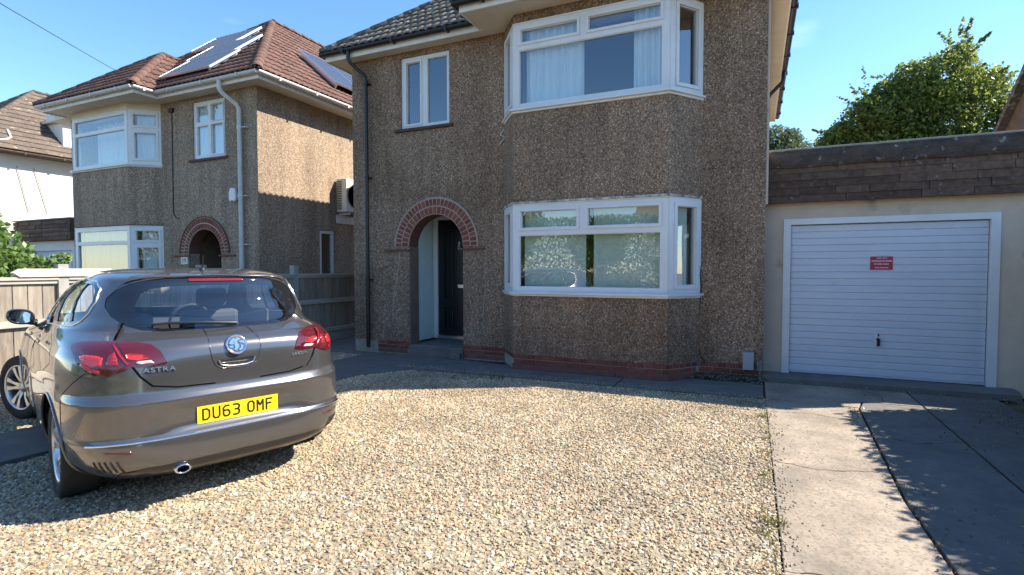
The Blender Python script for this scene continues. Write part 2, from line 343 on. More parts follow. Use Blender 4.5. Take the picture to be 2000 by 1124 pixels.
# gravel: pebbles instanced over the beds
def gravel(src, name, dens, seed, smin, smax, mats):
    ng = bpy.data.node_groups.new(name, 'GeometryNodeTree'); ng.interface.new_socket('Geometry', in_out='INPUT', socket_type='NodeSocketGeometry'); ng.interface.new_socket('Geometry', in_out='OUTPUT', socket_type='NodeSocketGeometry')
    n = ng.nodes; l = ng.links; gi = n.new('NodeGroupInput'); go = n.new('NodeGroupOutput')
    dp = n.new('GeometryNodeDistributePointsOnFaces'); dp.inputs['Density'].default_value = dens; dp.inputs['Seed'].default_value = seed; l.new(gi.outputs[0], dp.inputs[0])
    dn_ = n.new('ShaderNodeTexNoise'); dn_.inputs['Scale'].default_value = 1.4; dn_.inputs['Detail'].default_value = 5; dr_ = n.new('ShaderNodeMapRange'); dr_.inputs[1].default_value = .36; dr_.inputs[2].default_value = .52; dr_.inputs[3].default_value = dens*.5; dr_.inputs[4].default_value = dens*1.1
    l.new(dn_.outputs[0], dr_.inputs[0]); l.new(dr_.outputs[0], dp.inputs['Density'])
    ico = n.new('GeometryNodeMeshIcoSphere'); ico.inputs['Radius'].default_value = 1; ico.inputs['Subdivisions'].default_value = 2
    # lumpy pebble
    sp = n.new('GeometryNodeSetPosition'); nz = n.new('ShaderNodeTexNoise'); nz.inputs['Scale'].default_value = 1.1; nz.inputs['Detail'].default_value = 1
    vs = n.new('ShaderNodeVectorMath'); vs.operation = 'SUBTRACT'; vs.inputs[1].default_value = (.5,.5,.5); l.new(nz.outputs['Color'], vs.inputs[0])
    vk = n.new('ShaderNodeVectorMath'); vk.operation = 'SCALE'; vk.inputs['Scale'].default_value = 1.5; l.new(vs.outputs[0], vk.inputs[0])
    l.new(ico.outputs[0], sp.inputs['Geometry']); l.new(vk.outputs[0], sp.inputs['Offset'])
    sm = n.new('GeometryNodeSetMaterial'); sm.inputs['Material'].default_value = mats; l.new(sp.outputs[0], sm.inputs[0])
    ip = n.new('GeometryNodeInstanceOnPoints'); l.new(dp.outputs[0], ip.inputs['Points']); l.new(sm.outputs[0], ip.inputs['Instance'])
    rr = n.new('FunctionNodeRandomValue'); rr.data_type = 'FLOAT_VECTOR'; rr.inputs[0].default_value = (-.5,-.5,0); rr.inputs[1].default_value = (.5,.5,6.28); rr.inputs['Seed'].default_value = seed+1
    rs = n.new('FunctionNodeRandomValue'); rs.data_type = 'FLOAT_VECTOR'; rs.inputs[0].default_value = (smin, smin*.75, smin*.5); rs.inputs[1].default_value = (smax, smax*.8, smax*.6); rs.inputs['Seed'].default_value = seed+2
    ro = [s for s in rr.outputs if s.type == 'VECTOR'][0]; so = [s for s in rs.outputs if s.type == 'VECTOR'][0]
    l.new(ro, ip.inputs['Rotation']); l.new(so, ip.inputs['Scale'])
    tr = n.new('GeometryNodeTranslateInstances'); rt = n.new('FunctionNodeRandomValue'); rt.data_type = 'FLOAT_VECTOR'; rt.inputs[0].default_value = (0,0,.002); rt.inputs[1].default_value = (0,0,.016); rt.inputs['Seed'].default_value = seed+3
    l.new(ip.outputs[0], tr.inputs[0]); l.new([s for s in rt.outputs if s.type == 'VECTOR'][0], tr.inputs['Translation'])
    l.new(tr.outputs[0], go.inputs[0])
    o = bpy.data.objects.new(name, src.data); COL.objects.link(o)
    md = o.modifiers.new('scatter', 'NODES'); md.node_group = ng
    o['kind'] = 'stuff'; return o
pm, pn, pl_, pp = nt('pebble')
oi = pn.new('ShaderNodeObjectInfo'); cr_ = pn.new('ShaderNodeValToRGB'); cr_.color_ramp.interpolation = 'LINEAR'
cols = [(.52,.39,.22),(.20,.13,.075),(.62,.50,.31),(.39,.285,.16),(.12,.09,.065),(.56,.43,.25),(.40,.23,.12),(.78,.70,.54),(.27,.235,.185),(.50,.365,.195)]
e = cr_.color_ramp.elements; e[0].color = (*cols[0], 1); e[1].color = (*cols[-1], 1)
for i in range(1, len(cols)-1): x = e.new(i/(len(cols)-1)); x.color = (*cols[i], 1)
pl_.new(oi.outputs['Random'], cr_.inputs[0])
tn = pn.new('ShaderNodeTexNoise'); tn.inputs['Scale'].default_value = 1.3; tn.inputs['Detail'].default_value = 4; tg = pn.new('ShaderNodeNewGeometry'); pl_.new(tg.outputs['Position'], tn.inputs[0])
hr = pn.new('ShaderNodeMapRange'); hr.inputs[1].default_value = .35; hr.inputs[2].default_value = .65; hr.inputs[3].default_value = .70; hr.inputs[4].default_value = 1.12; pl_.new(tn.outputs[0], hr.inputs[0])
hh = pn.new('ShaderNodeHueSaturation'); pl_.new(hr.outputs[0], hh.inputs['Value']); pl_.new(cr_.outputs[0], hh.inputs['Color'])
pl_.new(hh.outputs[0], pp.inputs['Base Color']); pp.inputs['Roughness'].default_value = .6
gravel(bedm[0], 'gravel', 2600, 3, .0065, .0172, pm)
gravel(bedm[1], 'gravel', 1900, 9, .009, .016, pm)
# cracks and old patches in the concrete
M['crack'] = plain('crack_shadow', (.035,.03,.025), .95)
def gcrack(pts, z, r=.0035):
    rc_ = random.Random(int(abs(pts[0][0])*100+pts[0][1]*10)); mb = MB(); P = []
    for a, b in zip(pts[:-1], pts[1:]):
        for k in range(9): t = k/9; P.append((a[0]*(1-t)+b[0]*t+rc_.uniform(-.012,.012), a[1]*(1-t)+b[1]*t+rc_.uniform(-.012,.012)))
    for i in range(len(P)-1):
        d = Vector((P[i+1][0]-P[i][0], P[i+1][1]-P[i][1])).normalized(); w_ = r*rc_.uniform(.4,1.3); nx, ny = -d.y*w_, d.x*w_
        mb.add([(P[i][0]-nx,P[i][1]-ny,z),(P[i+1][0]-nx,P[i+1][1]-ny,z),(P[i+1][0]+nx,P[i+1][1]+ny,z),(P[i][0]+nx,P[i][1]+ny,z)], [(0,1,2,3)])
    mb.build('crack', M['crack'])['kind'] = 'structure'
gcrack([(.13,4.55),(.45,4.48),(.9,4.62)], .0165); gcrack([(.15,2.9),(.4,2.95),(.62,2.75),(.9,2.82)], .0165); gcrack([(.14,6.1),(.5,6.2),(.98,6.05)], .0165, .0025)
gcrack([(.93,3.1),(1.2,3.3),(1.62,3.15)], .0165); gcrack([(1.0,5.6),(1.3,5.5),(1.64,5.7)], .0165); gcrack([(1.66,4.2),(2.0,4.35),(2.45,4.2)], .0165); gcrack([(1.2,7.7),(1.35,7.3),(1.3,7.02)], .0165)
gcrack([(-4.6,7.1),(-4.0,7.0),(-3.2,6.9),(-2.4,6.95),(-1.65,6.85)], .0165); gcrack([(-5.2,3.3),(-5.7,3.4),(-6.15,3.3)], .0165)
# stray stones and leaf litter on the paths
mb = MB(); rr_ = random.Random(5)
def pebble(mb, x, y, z, s, rnd):
    v = [(rnd.uniform(.6,1)*a*s, rnd.uniform(.6,1)*b*s, rnd.uniform(.4,.7)*c*s) for a, b, c in ((1,0,0),(0,1,0),(-1,0,0),(0,-1,0),(0,0,1),(0,0,-1))]
    a = rnd.uniform(0, 6.28); ca, sa = math.cos(a), math.sin(a)
    mb.add([(x+p*ca-q*sa, y+p*sa+q*ca, z+r) for p, q, r in v], [(0,1,4),(1,2,4),(2,3,4),(3,0,4),(1,0,5),(2,1,5),(3,2,5),(0,3,5)])
for _ in range(380):
    x = .12+abs(rr_.gauss(0, .07)); y = rr_.uniform(1.5, 6.7); pebble(mb, x, y, .018, rr_.uniform(.007,.014), rr_)
for _ in range(500):
    x = rr_.uniform(-5, .1); y = 6.66+abs(rr_.gauss(0, .1)); pebble(mb, x, y, .018, rr_.uniform(.007,.013), rr_)
for _ in range(140):
    x = rr_.uniform(.3, 2.3); y = rr_.uniform(2, 7); pebble(mb, x, y, .018, rr_.uniform(.004,.009), rr_)
mb.build('stray_stones', M['pale_stone'])['kind'] = 'stuff'; mb = MB()
for _ in range(420):
    x = rr_.uniform(-.75, .1); y = 7.66-abs(rr_.gauss(0, .07)); pebble(mb, x, y, .02+rr_.uniform(0,.05), rr_.uniform(.01,.03), rr_)
for _ in range(120):
    x = rr_.uniform(-4.6, -3.5); y = 7.6-abs(rr_.gauss(0, .06)); pebble(mb, x, y, .02, rr_.uniform(.008,.025), rr_)
mb.build('rubble', M['rust'])['kind'] = 'stuff'
M['litter'] = leaf('leaf_litter', (.16,.12,.07), (.34,.27,.14), .1)
pts = [(.93+.05*rr_.gauss(0,1)+.0*y, y, .02) for y in [rr_.uniform(2.5, 6.9) for _ in range(90)]] + \
      [(rr_.uniform(1.0,2.4), rr_.uniform(2.5,7.6), .02) for _ in range(260)] + [(rr_.uniform(2.1,2.8), rr_.uniform(2.5,7.9), .02) for _ in range(700)] + \
      [(rr_.uniform(.15,2.8), 7.72-abs(rr_.gauss(0,.05)), .03) for _ in range(200)]
leaves('leaf_litter', pts, .028, M['litter'], seed=4, flat=3)['kind'] = 'stuff'
# grass and weeds
M['grass'] = leaf('grass_blade', (.10,.12,.03), (.24,.22,.07), .35)
def tufts(name, spots, seed, h=.09):
    rnd = random.Random(seed); mb = MB()
    for x, y, n, hh_ in spots:
        for _ in range(n):
            a = rnd.uniform(0, 6.28); px, py = x+rnd.gauss(0,.035), y+rnd.gauss(0,.03); L = h*hh_*rnd.uniform(.5,1.3); ln = rnd.uniform(.2,1.1)*L
            dx, dy = math.cos(a)*ln, math.sin(a)*ln; wx, wy = -math.sin(a)*.0035, math.cos(a)*.0035
            mb.add([(px-wx,py-wy,0),(px+wx,py+wy,0),(px+dx*.5+wx*.8,py+dy*.5+wy*.8,L*.7),(px+dx*.5-wx*.8,py+dy*.5-wy*.8,L*.7),(px+dx,py+dy,L)], [(0,1,2,3),(3,2,4)])
    o = mb.build(name, M['grass']); o['kind'] = 'stuff'; return o
sp = [(-3.35+random.gauss(0,.22), 6.45+random.gauss(0,.1), 14, 1) for _ in range(9)] + [(-1.7,6.6,8,1.3),(-.85,6.6,7,1.8),(-.7,6.58,6,1.4),(-.1,6.4,10,.8)]
sp += [(.1+random.gauss(0,.02), random.uniform(2.4,6.5), 6, .45) for _ in range(26)] + [(.13,3.45,60,.5),(.05,3.3,30,.4),(.1,5.9,30,.6)]
sp += [(.93, random.uniform(2.5,6.6), 5, .35) for _ in range(30)] + [(1.64, random.uniform(3.5,7), 4, .35) for _ in range(16)]
sp += [(-6.1+random.random()*.5, 7.58, 10, .6) for _ in range(6)] + [(random.uniform(-.7,.08), 7.58+random.gauss(0,.03), 10, .8) for _ in range(16)]
sp += [(-5.13, random.uniform(1.8,6), 5, .5) for _ in range(20)] + [(random.uniform(-5,0), random.uniform(2.2,6.4), 3, .35) for _ in range(30)]
tufts('grass', sp, 3)

# ---------------------------------------------------------------- building parts
def tile_mesh(name, w, L, mat, kind='roman'):
    if kind == 'roman': prof = [(0,.004),(.10,.020),(.22,.025),(.34,.019),(.42,.004),(.5,.002),(.60,.020),(.72,.025),(.84,.019),(.92,.004),(1,.002)]
    elif kind == 'pan': prof = [(0,.002),(.14,.034),(.30,.040),(.46,.028),(.6,.004),(.8,-.002),(1,.004)]
    else: prof = [(0,.012),(1,.012)]
    mb = MB(); n = len(prof); th = .016
    vs = [(a*w, 0, z+.026) for a, z in prof] + [(a*w, L, z+.002) for a, z in prof] + [(a*w, 0, z+.026-th) for a, z in prof]
    fs = [(i, i+1, n+i+1, n+i) for i in range(n-1)] + [(2*n+i, 2*n+i+1, i+1, i) for i in range(n-1)] + [(0, n, 2*n), (n-1, 3*n-1, 2*n-1)]
    mb.add(vs, fs, True); me = mb.mesh(name, mat); me.polygons.foreach_set('use_smooth', [k != 'flat' and i < n-1 for i, k in zip(range(len(me.polygons)), [kind]*len(me.polygons))]); return me
def roofplane(parent, O, ex, es, poly, w, g, mat, kind='roman', mode='tiles', limit=300, name='roof'):
    """sloping roof face: origin O at the eave, ex along it, es up the slope; polygon in (a, s)"""
    O = Vector(O); ex = Vector(ex).normalized(); es = Vector(es).normalized(); nn = ex.cross(es)
    if nn.z < 0: nn = -nn
    F = Matrix(((ex.x, es.x, nn.x), (ex.y, es.y, nn.y), (ex.z, es.z, nn.z)))
    mb = MB(); P = [O + ex*a + es*s for a, s in poly]; mb.prism(P, -nn*.05); rf = mb.build(name, mat, parent)
    if mode == 'none': return rf
    tm = tile_mesh('roof_tile', w, g*1.12, mat, kind); Mx = Matrix.Translation(O) @ F.to_4x4()
    a0 = min(p[0] for p in poly); a1 = max(p[0] for p in poly); s1 = max(p[1] for p in poly)
    full = []; part = []
    area = sum(poly[i][0]*poly[(i+1) % len(poly)][1]-poly[(i+1) % len(poly)][0]*poly[i][1] for i in range(len(poly))); PL = poly if area > 0 else poly[::-1]
    s = -.03
    while s < s1:
        a = a0
        while a < a1:
            cs = [(a, s+.04), (a+w, s+.04), (a+w, s+g*.98), (a, s+g*.98)]
            ins = [pip(c_, poly) for c_ in cs]
            if all(ins): full.append((a, s))
            elif any(ins) or pip((a+w/2, s+g/2), poly): part.append((a, s))
            a += w
        s += g
    camv = Vector((0, 0, 1.5)); full.sort(key=lambda t: (Mx @ Vector((t[0], t[1], 0)) - camv).length)
    jit = random.Random(1)
    rest = []
    n = 0
    for a, s in full:
        if mode == 'tiles' and n < limit-len(part):
            m4 = Mx @ Matrix.Translation((a, s+jit.uniform(-.004,.004), jit.uniform(0,.004))) @ Matrix.Rotation(jit.uniform(-.008,.008), 4, 'Z')
            o = bpy.data.objects.new('tile', tm); COL.objects.link(o); o.parent = rf; o.matrix_parent_inverse = PINV(rf); o.matrix_basis = m4; n += 1
        else: rest.append((a, s))
    for a, s in part:
        bm = bmesh.new(); bm.from_mesh(tm); bmesh.ops.transform(bm, matrix=Matrix.Translation((a, s, 0)), verts=bm.verts)
        for i in range(len(PL)):
            p = PL[i]; q = PL[(i+1) % len(PL)]
            if abs(p[1]) < 1e-6 and abs(q[1]) < 1e-6: continue
            e_ = Vector((q[0]-p[0], q[1]-p[1], 0)); no = Vector((e_.y, -e_.x, 0)).normalized()
            bmesh.ops.bisect_plane(bm, geom=bm.verts[:]+bm.edges[:]+bm.faces[:], plane_co=Vector((p[0], p[1], 0)), plane_no=no, clear_outer=True)
        if not bm.faces: bm.free(); continue
        if mode == 'tiles':
            me = bpy.data.meshes.new('tile'); bm.to_mesh(me); me.materials.append(mat)
            o = bpy.data.objects.new('tile', me); COL.objects.link(o); o.parent = rf; o.matrix_parent_inverse = PINV(rf); o.matrix_basis = Mx
        else: rest.append(('bm', [v.co.copy() for v in bm.verts], [[v.index for v in f.verts] for f in bm.faces]))
        bm.free()
    if rest:
        mb = MB(); tv = [v.co.copy() for v in tm.vertices]; tf = [tuple(p.vertices) for p in tm.polygons]
        for r_ in rest:
            if r_[0] == 'bm': mb.add([Mx @ v for v in r_[1]], r_[2], True)
            else: mb.add([Mx @ (v+Vector((r_[0], r_[1], 0))) for v in tv], tf, True)
        o = mb.build('tiling', mat, rf); o['kind'] = 'stuff'
    return rf
def ridge(parent, p0, p1, mat, r=.11, L=.33, name='ridge_tile'):
    p0 = Vector(p0); p1 = Vector(p1); d = p1-p0; n = max(1, int(d.length/L)); step = d/n; dn = d.normalized()
    sd = dn.cross(Vector((0,0,1))).normalized(); up = sd.cross(dn)
    mb = MB(); k = 6; prof = [(math.cos(PI*i/k)*r, math.sin(PI*i/k)*r*.75) for i in range(k+1)]; n2 = k+1
    vs = []
    for t, q in ((0, 1.08), (step.length*1.06, .95)):
        for s_ in (1, .82): vs += [(a*q*s_, t, b*q*s_) for a, b in prof]
    fs = [(i, i+1, 2*n2+i+1, 2*n2+i) for i in range(k)] + [(n2+i, n2+i+1, i+1, i) for i in range(k)]
    mb.add(vs, fs, True); me = mb.mesh('ridge_tile', mat); F = Matrix(((sd.x, dn.x, up.x), (sd.y, dn.y, up.y), (sd.z, dn.z, up.z))).to_4x4()
    for i in range(n):
        o = bpy.data.objects.new(name, me); COL.objects.link(o); o.parent = parent; o.matrix_parent_inverse = PINV(parent)
        o.matrix_basis = Matrix.Translation(p0 + step*i - up*.02) @ F
def gutter(parent, pts, mat, r=.058, brackets=.9, name='gutter'):
    mb = MB(); prof = [(math.cos(a)*r, math.sin(a)*r) for a in [PI+PI*i/8 for i in range(9)]] + [(math.cos(a)*r*.88, math.sin(a)*r*.88) for a in [2*PI-PI*i/8 for i in range(9)]]
    for a, b in zip(pts[:-1], pts[1:]):
        mb.sweep(prof + [prof[0]], a, b)
        mb.add([Vector(a)+Vector((0,0,0))] , [])
        d = (Vector(b)-Vector(a)); n = max(1, int(d.length/brackets)); dn = d.normalized(); sd = dn.cross(Vector((0,0,1)))
        for i in range(n):
            c = Vector(a)+d*((i+.5)/n); F = Matrix(((dn.x, sd.x, 0), (dn.y, sd.y, 0), (0, 0, 1))).to_4x4(); F.translation = c
            mb.box(-.02, .02, -r*1.12, r*1.12, -r*1.15, .005, F)
    # closed ends
    for p, q in ((pts[0], pts[1]), (pts[-1], pts[-2])):
        d = (Vector(q)-Vector(p)).normalized(); sd = d.cross(Vector((0,0,1)))
        mb.add([Vector(p)+sd*a+Vector((0,0,1))*b for a, b in prof[:9]], [tuple(range(9))])
    return mb.build(name, mat, parent)
def window(parent, name, O, d, W, z0, z1, lay, frame=.055, depth=.07, mat='white', sill=None, glassmat='glass'):
    """window of width W along plan direction d from O, layout lay = list of (a0, a1, b0, b1, sash) panes in metres; frame fills the rest"""
    F = fr2((O[0], O[1], 0), d); mb = MB()
    slab(mb, rectpoly(0, W, z0, z1), [rectpoly(a0, a1, b0, b1) for a0, a1, b0, b1, s_ in lay], lambda a, b, t: F @ Vector((a, t, b)), depth)
    for a0, a1, b0, b1, s_ in lay:   # raised sash / glazing bead round each pane
        if s_: 
            m = s_; slab(mb, rectpoly(a0-m, a1+m, b0-m, b1+m), [rectpoly(a0, a1, b0, b1)], lambda a, b, t: F @ Vector((a, t-.016, b)), .0155)
        q = .008; slab(mb, rectpoly(a0-.001, a1+.001, b0-.001, b1+.001), [rectpoly(a0+q, a1-q, b0+q, b1-q)], lambda a, b, t: F @ Vector((a, t+.012, b)), .02)
    root = mb.build(name, M[mat], parent)
    for a0, a1, b0, b1, s_ in lay:
        pb = MB(); pb.box(a0-.004, a1+.004, .036, .042, b0-.004, b1+.004, F); pb.build('pane', M[glassmat], root)
    if sill:
        sm, ov, th = sill; sb = MB(); sb.box(-ov, W+ov, -.05, depth+.02, z0-th, z0-.001, F); sb.build('sill', M[sm], root)
    return root
def curtain(name, label, O, d, W, z0, z1, mat, amp=.02, waves=9, seed=0, group=None, cat='curtain'):
    F = fr2((O[0], O[1], 0), d); rnd = random.Random(seed); n = waves*8; mb = MB(); ph = rnd.random()*6
    top = []; bot = []
    for i in range(n+1):
        a = W*i/n; y = amp*math.sin(i/n*waves*2*PI+ph)+amp*.5*math.sin(i/n*waves*3.3+ph*2)
        top.append(F @ Vector((a, y, z1))); bot.append(F @ Vector((a*1.0, y*1.3, z0)))
    mb.add(top+bot, [(i, n+1+i, n+2+i, i+1) for i in range(n)], True)
    o = mb.build(name, mat); return reg(o, label, cat, group)
def arch_bricks(parent, cx, zc, y, r0, r1, n, mat, depth=.11, name='brick'):
    for i in range(n):
        a0 = PI*i/n; a1 = PI*(i+1)/n; g = .0085/((r0+r1)/2); a0 += g; a1 -= g; am = (a0+a1)/2
        pr = y-random.uniform(0,.004); mb = MB()
        P = [(cx+r*math.cos(a), pr, zc+r*math.sin(a)) for r, a in ((r0+.006, a0), (r1-.006, a0), (r1-.006, a1), (r0+.006, a1))]
        mb.prism(P, (0, depth, 0)); mb.build(name, mat, parent)
def brick_row(parent, p0, d, L, z0, z1, w, mat, depth=.1, off=0, gap=.010, proud=.0):
    """row of bricks along plan direction d; normal points to the left of d reversed (towards the viewer)"""
    F0 = fr2((p0[0], p0[1], 0), d); me = MB(); me.box(gap/2, w-gap/2, 0, depth, z0+gap/2, z1-gap/2); mesh = me.mesh('brick', mat)
    a = -off
    while a < L-.01:
        s0 = max(a, 0); s1 = min(a+w, L)
        if s1-s0 > .025:
            if s0 == a and s1 == a+w: m_ = mesh; t = a
            else: mm = MB(); mm.box(gap/2, s1-s0-gap/2, 0, depth, z0+gap/2, z1-gap/2); m_ = mm.mesh('brick', mat); t = s0
            o = bpy.data.objects.new('brick', m_); COL.objects.link(o); o.parent = parent; o.matrix_parent_inverse = PINV(parent)
            o.matrix_basis = F0 @ Matrix.Translation((t, -proud+random.uniform(-.002,.002), 0))
        a += w
def dome(cx, zc, r, n=20, bottom=0.0):
    return [(cx-r, bottom), (cx+r, bottom)] + [(cx+r*math.cos(PI*i/n), zc+r*math.sin(PI*i/n)) for i in range(n+1)]

# ---------------------------------------------------------------- the main house
def bay_house(): pass
HOUSE = empty('house', (-3.27, 7.68, 0), 'brown pebbledashed two storey house with bay windows and a brick arched porch', 'house')
YF = 7.68; YB = 7.2
# front wall with openings: upper small window, porch arch; bay openings
mb = MB(); Ff = lambda a, b, t: Vector((a, YF+t, b))
arch_h = dome(-4.905, 1.87, .535, 22, .23)
slab(mb, [(-6.64,.23),(-5.44,.23)] + [(-4.905-.535*math.cos(PI*i/22), 1.87+.535*math.sin(PI*i/22)) for i in range(23)] + [(-4.37,.23),(.11,.23),(.11,5.22),(-6.64,5.22)],
     [rectpoly(-5.585,-4.62,3.86,5.09), rectpoly(-3.60,-.69,1.2,2.42), rectpoly(-3.60,-.69,3.83,5.0)], Ff, .26)
mb.box(-6.64, -6.40, YF+.261, 14.8, .23, 5.22); mb.box(-.13, .11, YF+.261, 14.8, 0, 5.22); mb.box(-6.4, -.131, 14.56, 14.8, .0, 5.22)
mb.box(-6.64, -6.40, YF+.261, 14.8, 0, .229)
wall = mb.build('wall', M['dash'], HOUSE)
# bay walls (apron below the lower window, band between the windows): canted plan
def canted(mb, z0, z1, inset=0.0, back=YF-.001, x0=-3.25, x1=-1.04, sp=.37, yb=YB):
    P = [(x0-sp, back), (x0, yb+inset), (x1, yb+inset), (x1+sp, back)]
    mb.prism([(x, y, z0) for x, y in P], (0, 0, z1-z0))
mb = MB(); canted(mb, .23, 1.125, .0); canted(mb, 2.47, 3.755, 0); canted(mb, 5.04, 5.2, .02)
mb.build('bay_wall', M['dash'], HOUSE)
# cracked white fillet above the lower bay window, boarding at the bay head
mb = MB(); canted(mb, 2.44, 2.469, -.03, x0=-3.26, x1=-1.03)
mb.build('bay_head_fillet', rgh('flaking_white_paint', (.66,.64,.6), (.14,.11,.09), 9, .8, .8, dist=.02), HOUSE)
# bay windows
def bay_window(z0, z1, tr, name='bay_window', x0=-3.25, x1=-1.04, sp=.37, yb=YB, single=False, back=YF):
    W = x1-x0; m = .055; mid = W*.478
    root = bpy.data.objects.new(name, MB().mesh(name, M['white'])) if False else None
    root = None
    for cx, cy in ():
        mbp = MB()
        mbp.lathe([(.0, z0), (.062, z0), (.062, z1), (.0, z1)], 10, Matrix.Translation((cx+(.028 if cx == x0 else -.028), cy+.018, 0)), False)
    par = HOUSE if not single else NEIGH
    f = .095
    if single: lay = [(f, W-f, z0+.07, tr-.035, 0), (f, W-f, tr+.035, z1-.08, 0)]
    else: lay = [(f, W-f, z0+.07, tr-.06, 0), (f+.03, mid-.085, tr+.045, z1-.09, .035), (mid+.075, W-f-.02, tr+.045, z1-.09, .035)]
    def win(O, d, WW, lay_, root=None):
        F = fr2((O[0], O[1], 0), d); mb = MB()
        slab(mb, rectpoly(0, WW, z0, z1), [rectpoly(*l_[:4]) for l_ in lay_], lambda a, b, t: F @ Vector((a, t, b)), .07)
        for a0, a1, b0, b1, s_ in lay_:
            if s_: slab(mb, rectpoly(a0-s_, a1+s_, b0-s_, b1+s_), [rectpoly(a0, a1, b0, b1)], lambda a, b, t: F @ Vector((a, t-.018, b)), .0175)
            q = .009; slab(mb, rectpoly(a0-.001, a1+.001, b0-.001, b1+.001), [rectpoly(a0+q, a1-q, b0+q, b1-q)], lambda a, b, t: F @ Vector((a, t+.012, b)), .02)
        fo_ = mb.build('frame' if root else name, M['white'], root or par); root = root or fo_
        for a0, a1, b0, b1, s_ in lay_:
            pb = MB(); pb.box(a0-.004, a1+.004, .036, .042, b0-.004, b1+.004, F); pb.build('pane', M['glass'], root)
        return root
    root = win((x0, yb), (1, 0), W, lay)
    for cx in (x0+.028, x1-.028):
        mbp = MB(); mbp.lathe([(.0, z0), (.062, z0), (.062, z1), (.0, z1)], 10, Matrix.Translation((cx, yb+.063, 0)), False); mbp.build('corner_post', M['white'], root)
    L = math.hypot(sp, back-yb); hy = back-yb
    if single: ls = [(.13, L-.12, z0+.13, tr-.12, .05), (.11, L-.11, tr+.04, z1-.10, .04)]
    else: ls = [(.135, L-.125, z0+.11, z1-.10, .045)]
    e = .012
    win((x1+e*.8, yb+e), (sp, hy), L-.02, ls, root); win((x0-sp+.005, back-.012), (sp, -hy), L-.02, ls, root)
    sb = MB(); P = [(x0-sp-.04, back-.001), (x0-.03, yb-.07), (x1+.03, yb-.07), (x1+sp+.04, back-.001)]
    sb.prism([(x, y, z0-.03) for x, y in P], (0, 0, .029)); sb.build('sill', M['white'], root, bevel=.004)
    sb = MB(); P = [(x0-sp-.01, back-.001), (x0-.01, yb-.03), (x1+.01, yb-.03), (x1+sp+.01, back-.001)]
    sb.prism([(x, y, z0-.06) for x, y in P], (0, 0, .029)); sb.build('sub_sill', M['white_old'], root)
    sb = MB(); P = [(x0-sp+.01, back-.001), (x0+.0, yb-.012), (x1, yb-.012), (x1+sp-.01, back-.001)]
    sb.prism([(x, y, z1+.001) for x, y in P], (0, 0, .018)); sb.build('head_trim', M['white'], root)
    return root
bay_window(1.16, 2.42, 2.04)
bay_window(3.81, 5.02, 4.705)
window(HOUSE, 'window', (-5.585, YF+.03), (1, 0), .965, 3.885, 5.088, [(.10, .385, 3.965, 5.0, .03), (.52, .905, 3.945, 5.025, 0)])
mb = MB(); mb.box(-5.70, -4.55, YF-.05, YF+.03, 3.835, 3.884); mb.build('window_sill', M['hang'], HOUSE, bevel=.008)
# interior shells so the windows look into rooms
def room(x0, x1, y0, y1, z0, z1, mat, parent, name='room'):
    mb = MB(); vs = [(x, y, z) for z in (z0, z1) for y in (y0, y1) for x in (x0, x1)]
    mb.add(vs, [(0,1,3,2), (4,6,7,5), (2,3,7,6), (0,2,6,4), (1,5,7,3)]); return mb.build(name, mat, parent)
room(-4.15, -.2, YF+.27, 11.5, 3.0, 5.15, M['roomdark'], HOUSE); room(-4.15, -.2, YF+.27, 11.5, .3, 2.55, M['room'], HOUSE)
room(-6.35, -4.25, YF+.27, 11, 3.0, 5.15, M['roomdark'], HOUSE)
# plinth: mortar backing and two courses of brick over a painted base
for a, b in ((-6.64, -5.44), (-4.37, -3.62), (-.67, .11)): mb = MB(); mb.box(a, b, YF+.012, YF+.25, 0, .229); pl = mb.build('plinth', M['mortar'], HOUSE)
mb = MB(); canted(mb, 0, .229, .012, back=YF+.0); mb.build('plinth', M['mortar'], HOUSE)
for (x, L) in ((-6.64+.52, .68), (-4.37, .75), (-.67, .78)):
    brick_row(pl, (x, YF), (1, 0), L, .165, .232, .112, M['brick'], .02)
    brick_row(pl, (x, YF), (1, 0), L, .095, .163, .225, M['brick'], .02, off=.06)
    brick_row(pl, (x, YF), (1, 0), L, .025, .093, .225, M['brick_paint'], .02, off=.15)
brick_row(pl, (-3.25, YB), (1, 0), 2.21, .165, .232, .1125, M['brick'], .02)
brick_row(pl, (-3.25, YB), (1, 0), 2.21, .095, .163, .225, M['brick'], .02, off=.1)
brick_row(pl, (-1.04, YB), (.37, .48), .60, .165, .232, .112, M['brick'], .02)
brick_row(pl, (-1.04, YB), (.37, .48), .60, .095, .163, .225, M['brick'], .02)
brick_row(pl, (-3.62, YF), (.37, -.48), .60, .165, .232, .112, M['brick'], .02)
mb = MB()
for a, b in ((-3.26, -1.72), (-1.70, -1.03)): mb.box(a, b, YB-.018, YB+.06, 0, .093)
mb.prism([(-1.03,YB-.018,0),(-.655,YF-.02,0),(-.70,YF,0),(-1.07,YB+.06,0)], (0,0,.093))
mb.build('plinth_base', M['brick_paint'], HOUSE)
